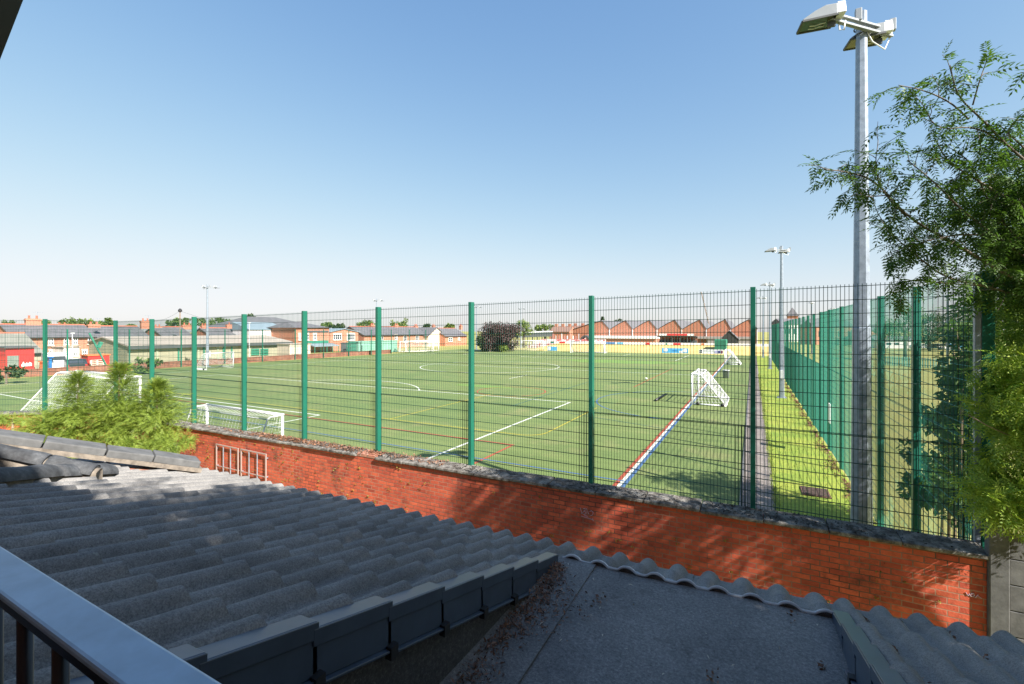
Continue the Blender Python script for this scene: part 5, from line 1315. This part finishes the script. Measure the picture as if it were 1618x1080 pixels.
for li,(pp, rad) in enumerate(limbs):
    pts = smooth([P(*q)+Vector((r_.uniform(-.05,.05),r_.uniform(-.05,.05),0)) for q in pp], 2)
    if pp[0][0] > 1640: pts = [lerp(top-Vector((0,0,r_.uniform(0,2.0))), pts[0], .0), ] + pts
    k = len(pts); wood.tube(pts, [max(.0035, rad*.8*(1-i/(k-1))**.8+.003) for i in range(k)], 6)
    tot = seglen(pts); nn_ = int(tot*(6.5 if pp[-1][1] < 215 else 10))
    for j in range(nn_):
        u = .30+.7*(j+.5)/nn_; p, d = along(pts, u)
        o = Vector((r_.uniform(-1,1),r_.uniform(-1,1),r_.uniform(-.5,1.0))).normalized()
        tw = [p]; dd = (d*.6+o*.8).normalized(); ln_ = r_.uniform(.16,.42)*(1.15-.35*u)
        for q in range(4):
            dd = (dd+Vector((r_.uniform(-.25,.25),r_.uniform(-.25,.25),-.10))).normalized(); tw.append(tw[-1]+dd*ln_/4)
        wood.tube(tw, [.0045,.004,.0035,.003,.002], 5, False)
        tipleaves(tw, r_.randint(4,7), .3, .80)
    tipleaves(pts, int(3+tot*2), .75, .8)
wood.build('trunk', M['bark'], ash, True)
tmpl = frond_template(4,.20,.085,.026,.4)
crown = [scatter(tmpl, np.array(LP), np.array(LD), np.array(LS), .30)]
def clumps(c, r, nc, per, rs, sc, tm, seed, shell=.35):
    global rng
    rng = np.random.default_rng(seed); cc, _ = blob_points(c, r, nc, shell); out = []
    for q in cc:
        p, d = blob_points(q, (rs,rs,rs*.7), per, .2); d = d*.8 + np.array([0,0,-.25]); out.append((p,d))
    p = np.concatenate([a for a,b in out]); d = np.concatenate([b for a,b in out])
    return scatter(tm, p, d, rng.uniform(sc*.65,sc*1.25,len(p)), .45)
big = frond_template(3,.26,.15,.055,.4)
crown.append(clumps((4.9,4.3,6.9),(2.5,2.9,2.3),50,32,.5,1.25,big,31,.3))
for i,(q,r,nc,per) in enumerate([((1600,300,5.7),(.40,.4,.28),12,24),((1625,225,5.6),(.28,.3,.25),8,22),((1570,375,5.7),(.40,.4,.25),11,22),((1640,380,5.6),(.35,.4,.5),16,26),((1535,330,5.6),(.35,.35,.22),8,20),((1610,450,5.7),(.35,.4,.25),11,26)]):
    crown.append(clumps(tuple(P(*q)), r, nc, per, .2, .8, tmpl, 340+i, .3))
v, f = join(crown); npmesh('crown', v, f, M['ash'], ash)
# a second broad tree outside the frame by the house, throwing the dappled shade on the roof
def plain_tree(name, label, base, top, crowns, mat, cat='tree', rad=.2, seed=1, group=None, tm=None):
    t = thing(name, label, cat, (base[0],base[1],0), group); mb = MB(); r2 = random.Random(seed)
    b = Vector(base); tp = Vector(top); mb.tube([b, lerp(b,tp,.5)+Vector((.1,.05,0)), tp], [rad,rad*.8,rad*.55], 8)
    out = []
    for (c,r,nc,per,rs,sc) in crowns:
        c = Vector(c); mb.tube([lerp(b,tp,.75), lerp(tp,c,.5)+Vector((0,0,.1)), c], [rad*.5,rad*.35,rad*.1], 6)
        out.append(clumps(tuple(c), r, nc, per, rs, sc, tm or big, seed+len(out)*7))
    mb.build('trunk', M['bark'], t, True); v,f = join(out); npmesh('crown', v, f, mat, t); return t
plain_tree('garden_tree', 'broad garden tree right of the outbuilding casting dappled shade over its roof', (6.0,1.2,0), (5.6,1.2,5.2),
   [((5.4,1.0,7.2),(2.6,2.5,2.4),118,42,.58,1.25),((3.4,-.7,9.3),(1.2,1.1,1.0),14,34,.45,1.1),((5.1,-.2,9.7),(1.8,1.6,1.15),40,40,.5,1.2)], M['ash'], 'tree', .22, 51)
# dense hedge behind the concrete fence
hedge = thing('overgrown_hedge', 'dense dark overgrown hedge with golden sprays rising behind the concrete fence', 'hedge', (3.6,8.6,0))
mb = MB(); out = []; spray = frond_template(5,.22,.07,.014,.55)
hb = [((1682,330,6.1),(.75,.6,.55),26),((1667,420,6.1),(.62,.6,.5),26),((1682,500,6.2),(.80,.6,.5),26),((1677,590,6.2),(.70,.6,.5),24),((1702,680,6.2),(.75,.6,.5),22),((1742,420,6.3),(1.,.8,.9),30),((1742,620,6.3),(.95,.8,.9),30)]
for i,(q,r,nc) in enumerate(hb):
    c = P(*q); mb.tube([Vector((c.x+.15,c.y+.2,0)), c+Vector((.1,.1,-.3)), c], [.06,.045,.02], 6)
    out.append(clumps(tuple(c), r, nc, 46, .26, .95, spray, 70+i, .45))
    for k in range(7):
        a = c+Vector((rnd.uniform(-.3,.3),rnd.uniform(-.3,.1),rnd.uniform(-.3,.3))); b = a+Vector((rnd.uniform(-.6,.1),rnd.uniform(-.3,.1),rnd.uniform(-.1,.35))); mb.tube([c,a,b], [.012,.008,.003], 5)
mb.build('stems', M['deadtwig'], hedge, True); v,f = join(out); npmesh('crown', v, f, M['hedge'], hedge)
fb = thing('frond_bush', 'bright green fronded bush spilling over the end of the wall coping', 'bush', (3.1,8.3,0))
mb = MB(); out = []; fr = frond_template(6,.30,.095,.026,.5)
for i,(q,r,nc,per) in enumerate([((1612,735,5.75),(.40,.35,.32),17,28),((1578,785,5.65),(.28,.3,.22),11,26),((1628,790,5.6),(.35,.3,.22),9,24),((1615,590,5.8),(.40,.35,.28),15,26),((1590,640,5.8),(.28,.3,.2),10,22),((1622,665,5.7),(.4,.3,.3),12,24)]):
    c = P(*q); mb.tube([Vector((c.x+.45,max(c.y+.3,8.5),.2)), Vector((c.x+.35,max(c.y+.2,8.35),2.3)), c], [.022,.018,.006], 6)
    out.append(clumps(tuple(c), r, nc, per, .18, .72, fr, 120+i, .4))
mb.tube([P(1600,690,5.6),P(1560,672,5.6),P(1530,655,5.7)], .006, 5); mb.tube([P(1618,840,5.4),P(1600,815,5.4),P(1590,800,5.4)], .007, 5)
mb.build('stems', M['deadtwig'], fb, True); v,f = join(out); npmesh('crown', v, f, M['frond'], fb)
sb = thing('shrub', 'leafy shrub growing behind the side fence near its corner post', 'shrub', (3.6,10.5,0))
mb = MB(); out = []; sm = single_template(.13,.08)
for i,(q,r,nc,per) in enumerate([((1490,650,8.6),(.45,.5,.35),12,60),((1470,730,8.8),(.7,.6,.5),18,70),((1425,775,9.4),(.6,.6,.45),14,60),((1505,780,8.2),(.6,.5,.5),18,80),((1395,740,10.5),(.4,.5,.7),9,50),((1520,560,8.2),(.3,.4,.6),10,55),((1540,650,8.4),(.5,.5,.9),22,80)]):
    c = P(*q); c.x = max(c.x, 3.05+r[0]*.5); mb.tube([Vector((c.x,c.y+.1,0)), c-Vector((0,0,.3)), c], [.03,.02,.006], 5)
    for k in range(8): mb.tube([c-Vector((0,0,.3)), c+Vector((rnd.uniform(-r[0],r[0]),rnd.uniform(-.4,.4),rnd.uniform(-.4,.5)))], [.008,.003], 4)
    out.append(clumps(tuple(c), r, nc, per, .2, 1.1, sm, 160+i, .4))
mb.build('stems', M['deadtwig'], sb, True); v,f = join(out); npmesh('crown', v, f, M['ash'], sb)
plain_tree('field_tree', 'tree beyond the side fence hidden by the hedge, shading the near corner of the pitch', (5.2,13.2,0), (5.2,13.2,3.4),
   [((5.2,13.2,4.6),(1.5,1.7,1.5),34,36,.5,1.2)], M['ash'], 'tree', .15, 90)
# golden conifer growing against the wall at left
con = thing('golden_conifer', 'yellow green feathery conifer bush spilling over the brick wall at left', 'conifer', (-14.6,7.0,0))
mb = MB(); out = []; cs = frond_template(6,.22,.06,.014,.25)
cb = [((45,681,13.2),(.6,.5,.30),10),((95,669,13.2),(.75,.6,.45),16),((150,659,13.2),(.75,.6,.5),18),((200,665,12.9),(.8,.6,.5),18),((245,671,12.6),(.55,.5,.40),13),((110,697,12.6),(.9,.5,.35),15),((190,703,12.4),(.85,.5,.35),16),((243,704,12.1),(.45,.4,.25),9),((280,699,11.9),(.32,.3,.12),5),((20,659,14.5),(.6,.4,.10),6)]
for i,(q,r,nc) in enumerate(cb):
    c = P(*q); c.y = min(c.y, 7.75-.3*r[1]) if c.x > -20 else c.y
    mb.tube([Vector((c.x,c.y-.1,0)), c-Vector((0,0,.4)), c], [.05,.04,.01], 6)
    out.append(clumps(tuple(c), r, int(nc*1.5), 80, .17, .66, cs, 200+i, .55))
for i,(px,pt,pb) in enumerate(((122,593,668),(187,578,660),(247,604,668),(80,655,680),(215,640,670))):
    a = P(px,pb,13); b = P(px+2,pt,13); mb.tube([a,lerp(a,b,.5),b], [.025,.018,.004], 5); rng = np.random.default_rng(300+i)
    n = 2000 if i < 3 else 500; u = rng.random(n)**1.3; wd = .62*(1-u)+.07
    p = np.array(a)[None]+(np.array(b-a))[None]*u[:,None]+rng.normal(size=(n,3))*np.stack([wd,wd,wd*.25],1)*.62
    d = p-(np.array(a)[None]+(np.array(b-a))[None]*u[:,None]); d[:,2]+=.1; out.append(scatter(cs, p, d/(np.linalg.norm(d,axis=1)[:,None]+1e-6), rng.uniform(.55,.95,n), .3))
mb.build('stems', M['deadtwig'], con, True); v,f = join(out); npmesh('crown', v, f, M['conifer'], con)
# bushes at the foot of the far left wall
def far_bush(label, px, py, t, w, h, mat, seed, cat='bush', name='bush', n=10):
    c = P(px,py,t); tt_ = thing(name, label, cat, (c.x,c.y,0)); rng_ = seed
    v,f = clumps(tuple(c), (w/2,w/2,h/2), n, 45, h*.2, 1, single_template(.34,.26), seed, .5); npmesh('crown', v, f, M[mat], tt_)
    mb = MB(); mb.tube([(c.x,c.y,0),tuple(c)], [.1,.04], 5); mb.build('stems', M['bark'], tt_)
far_bush('green bush against the low far wall left of the small white goal', 226, 576, 50, 2.9, 1.3, 'tree1', 401)
far_bush('dark straggly bush at the foot of the low wall below the red shed', 10, 588, 41, 2.2, .9, 'darktree', 402)

# ------------------------------------------------------------------ far trees
def far_tree(label, px0, px1, py0, py1, t, mat, seed, group='far trees above the roofs', shape=None, name='tree', dens=1.0):
    s = t/F; w = (px1-px0)*s; h = (py1-py0)*s; c = P((px0+px1)/2,(py0+py1)/2,t)
    tr = thing(name, label, 'tree', (c.x,c.y,0), group); mb = MB()
    mb.tube([(c.x,c.y,0),(c.x+.1,c.y,c.z*.6),tuple(c)], [w*.035+.1,w*.03+.06,.05], 7)
    for k in range(5):
        a = 1.256*k; mb.tube([(c.x,c.y,c.z-h*.3),(c.x+w*.28*math.cos(a),c.y+w*.28*math.sin(a),c.z+h*.1)], [w*.02+.04,.03], 5)
    mb.build('trunk', M['bark'], tr, True)
    lf_ = max(.22, t*.0034); n = int(18*dens)
    if shape == 'cone':
        rng2 = np.random.default_rng(seed); m = 500; u = rng2.random(m); an = rng2.random(m)*6.283; rr = (1-u)*w/2*rng2.random(m)**.4
        p = np.stack([c.x+rr*np.cos(an), c.y+rr*np.sin(an), c.z-h/2+u*h],1); d = np.stack([np.cos(an),np.sin(an),-.3+0*an],1)
        v,f = scatter(single_template(lf_,lf_*.6), p, d, rng2.uniform(.7,1.3,m), .3)
    else:
        v,f = clumps(tuple(c), (w/2*.9,w/2*.9,h/2*.9), n, int(75*dens), min(w,h)*.2, 1.0, single_template(lf_,lf_*.72), seed, .45)
    npmesh('crown', v, f, M[mat], tr); return tr
T = [('leafy tree behind the workshop roof at the left edge',-14,26,506,520,130,'tree1'),('tree beside the left brick chimney',54,80,504,520,125,'tree1'),
 ('round crowned tree above the left brick terrace',96,129,498.5,516,125,'tree1'),('low spreading tree right of the round crowned one',128,166,504.5,516,130,'tree2'),('tree just showing behind a fence post',164,180,503,516,128,'tree1'),
 ('small low tree above the slate roof',199,218,512.5,520,150,'tree2'),('wide tree left of the pale floodlight column',260,314,502.5,520,135,'tree1'),('wide tree behind the pale floodlight column',310,372,502,520,140,'tree1'),
 ('dark tree beside the hipped hall',388,406,497,516,150,'darktree'),('tree behind the chimney right of the club house',506,526,509.5,520,165,'tree1'),('low tree behind the blue grey roof',524,544,510.5,520,165,'darktree'),
 ('tree behind a fence post over the brick terrace',567,593,505.5,521,165,'tree1'),('bushy tree above the middle of the brick terrace',620,647,502.5,522,165,'tree2'),('small tree over the right of the terrace',668,681,512,522,170,'darktree'),
 ('bright low tree above the cream gable house',702,722,511,522,170,'tree2'),('round bright green tree beside the white floodlight',814,841,505,533,124,'tree2'),('tree row behind the dark roofed stand',842,880,511.5,523,190,'tree2'),
 ('pointed conifer tip above the first factory gable',947,957,499.5,514,200,'darktree'),('bushy tree between the first factory gables',969,990,503.5,518,190,'darktree'),('low tree between the second and third gables',990,1012,511,519,200,'tree1'),
 ('large bright tree beyond the side fence',1404,1456,478,540,72,'tree1'),('pale tree left of the large bright one',1384,1410,500,538,95,'tree2'),('dark wooded tree right of the large bright one',1448,1490,487,546,105,'darktree'),
 ('dark tree behind the field floodlight',1482,1530,484,546,110,'darktree'),('tall dark tree touching the hedge',1512,1560,478,546,100,'darktree')]
for i,(lb,a,b,c,d,t,m_) in enumerate(T): far_tree(lb,a,b,c,d,t,m_,500+i,shape='cone' if 'conifer' in lb else None,dens=1.5 if (b-a)>40 else 1)
far_tree('large copper leaved purple tree at the far left corner of the pitch',754,820,503,554,104,'purple',600,None,None,'copper_tree',3.0)
far_tree('dark green rounded shrub left of the purple tree',754,770,530,553,102,'darktree',601,None,None,'shrub')
far_tree('yellow green shrub under the purple tree',786,803,545,554,101,'tree2',602,None,None,'shrub')
for k,(px,py,t,w_,h_) in enumerate(((769,548,103,2.2,1.6),)): far_bush('mid green bush between the rounded shrub and the purple tree', px, py, t, w_, h_, 'tree1', 610)
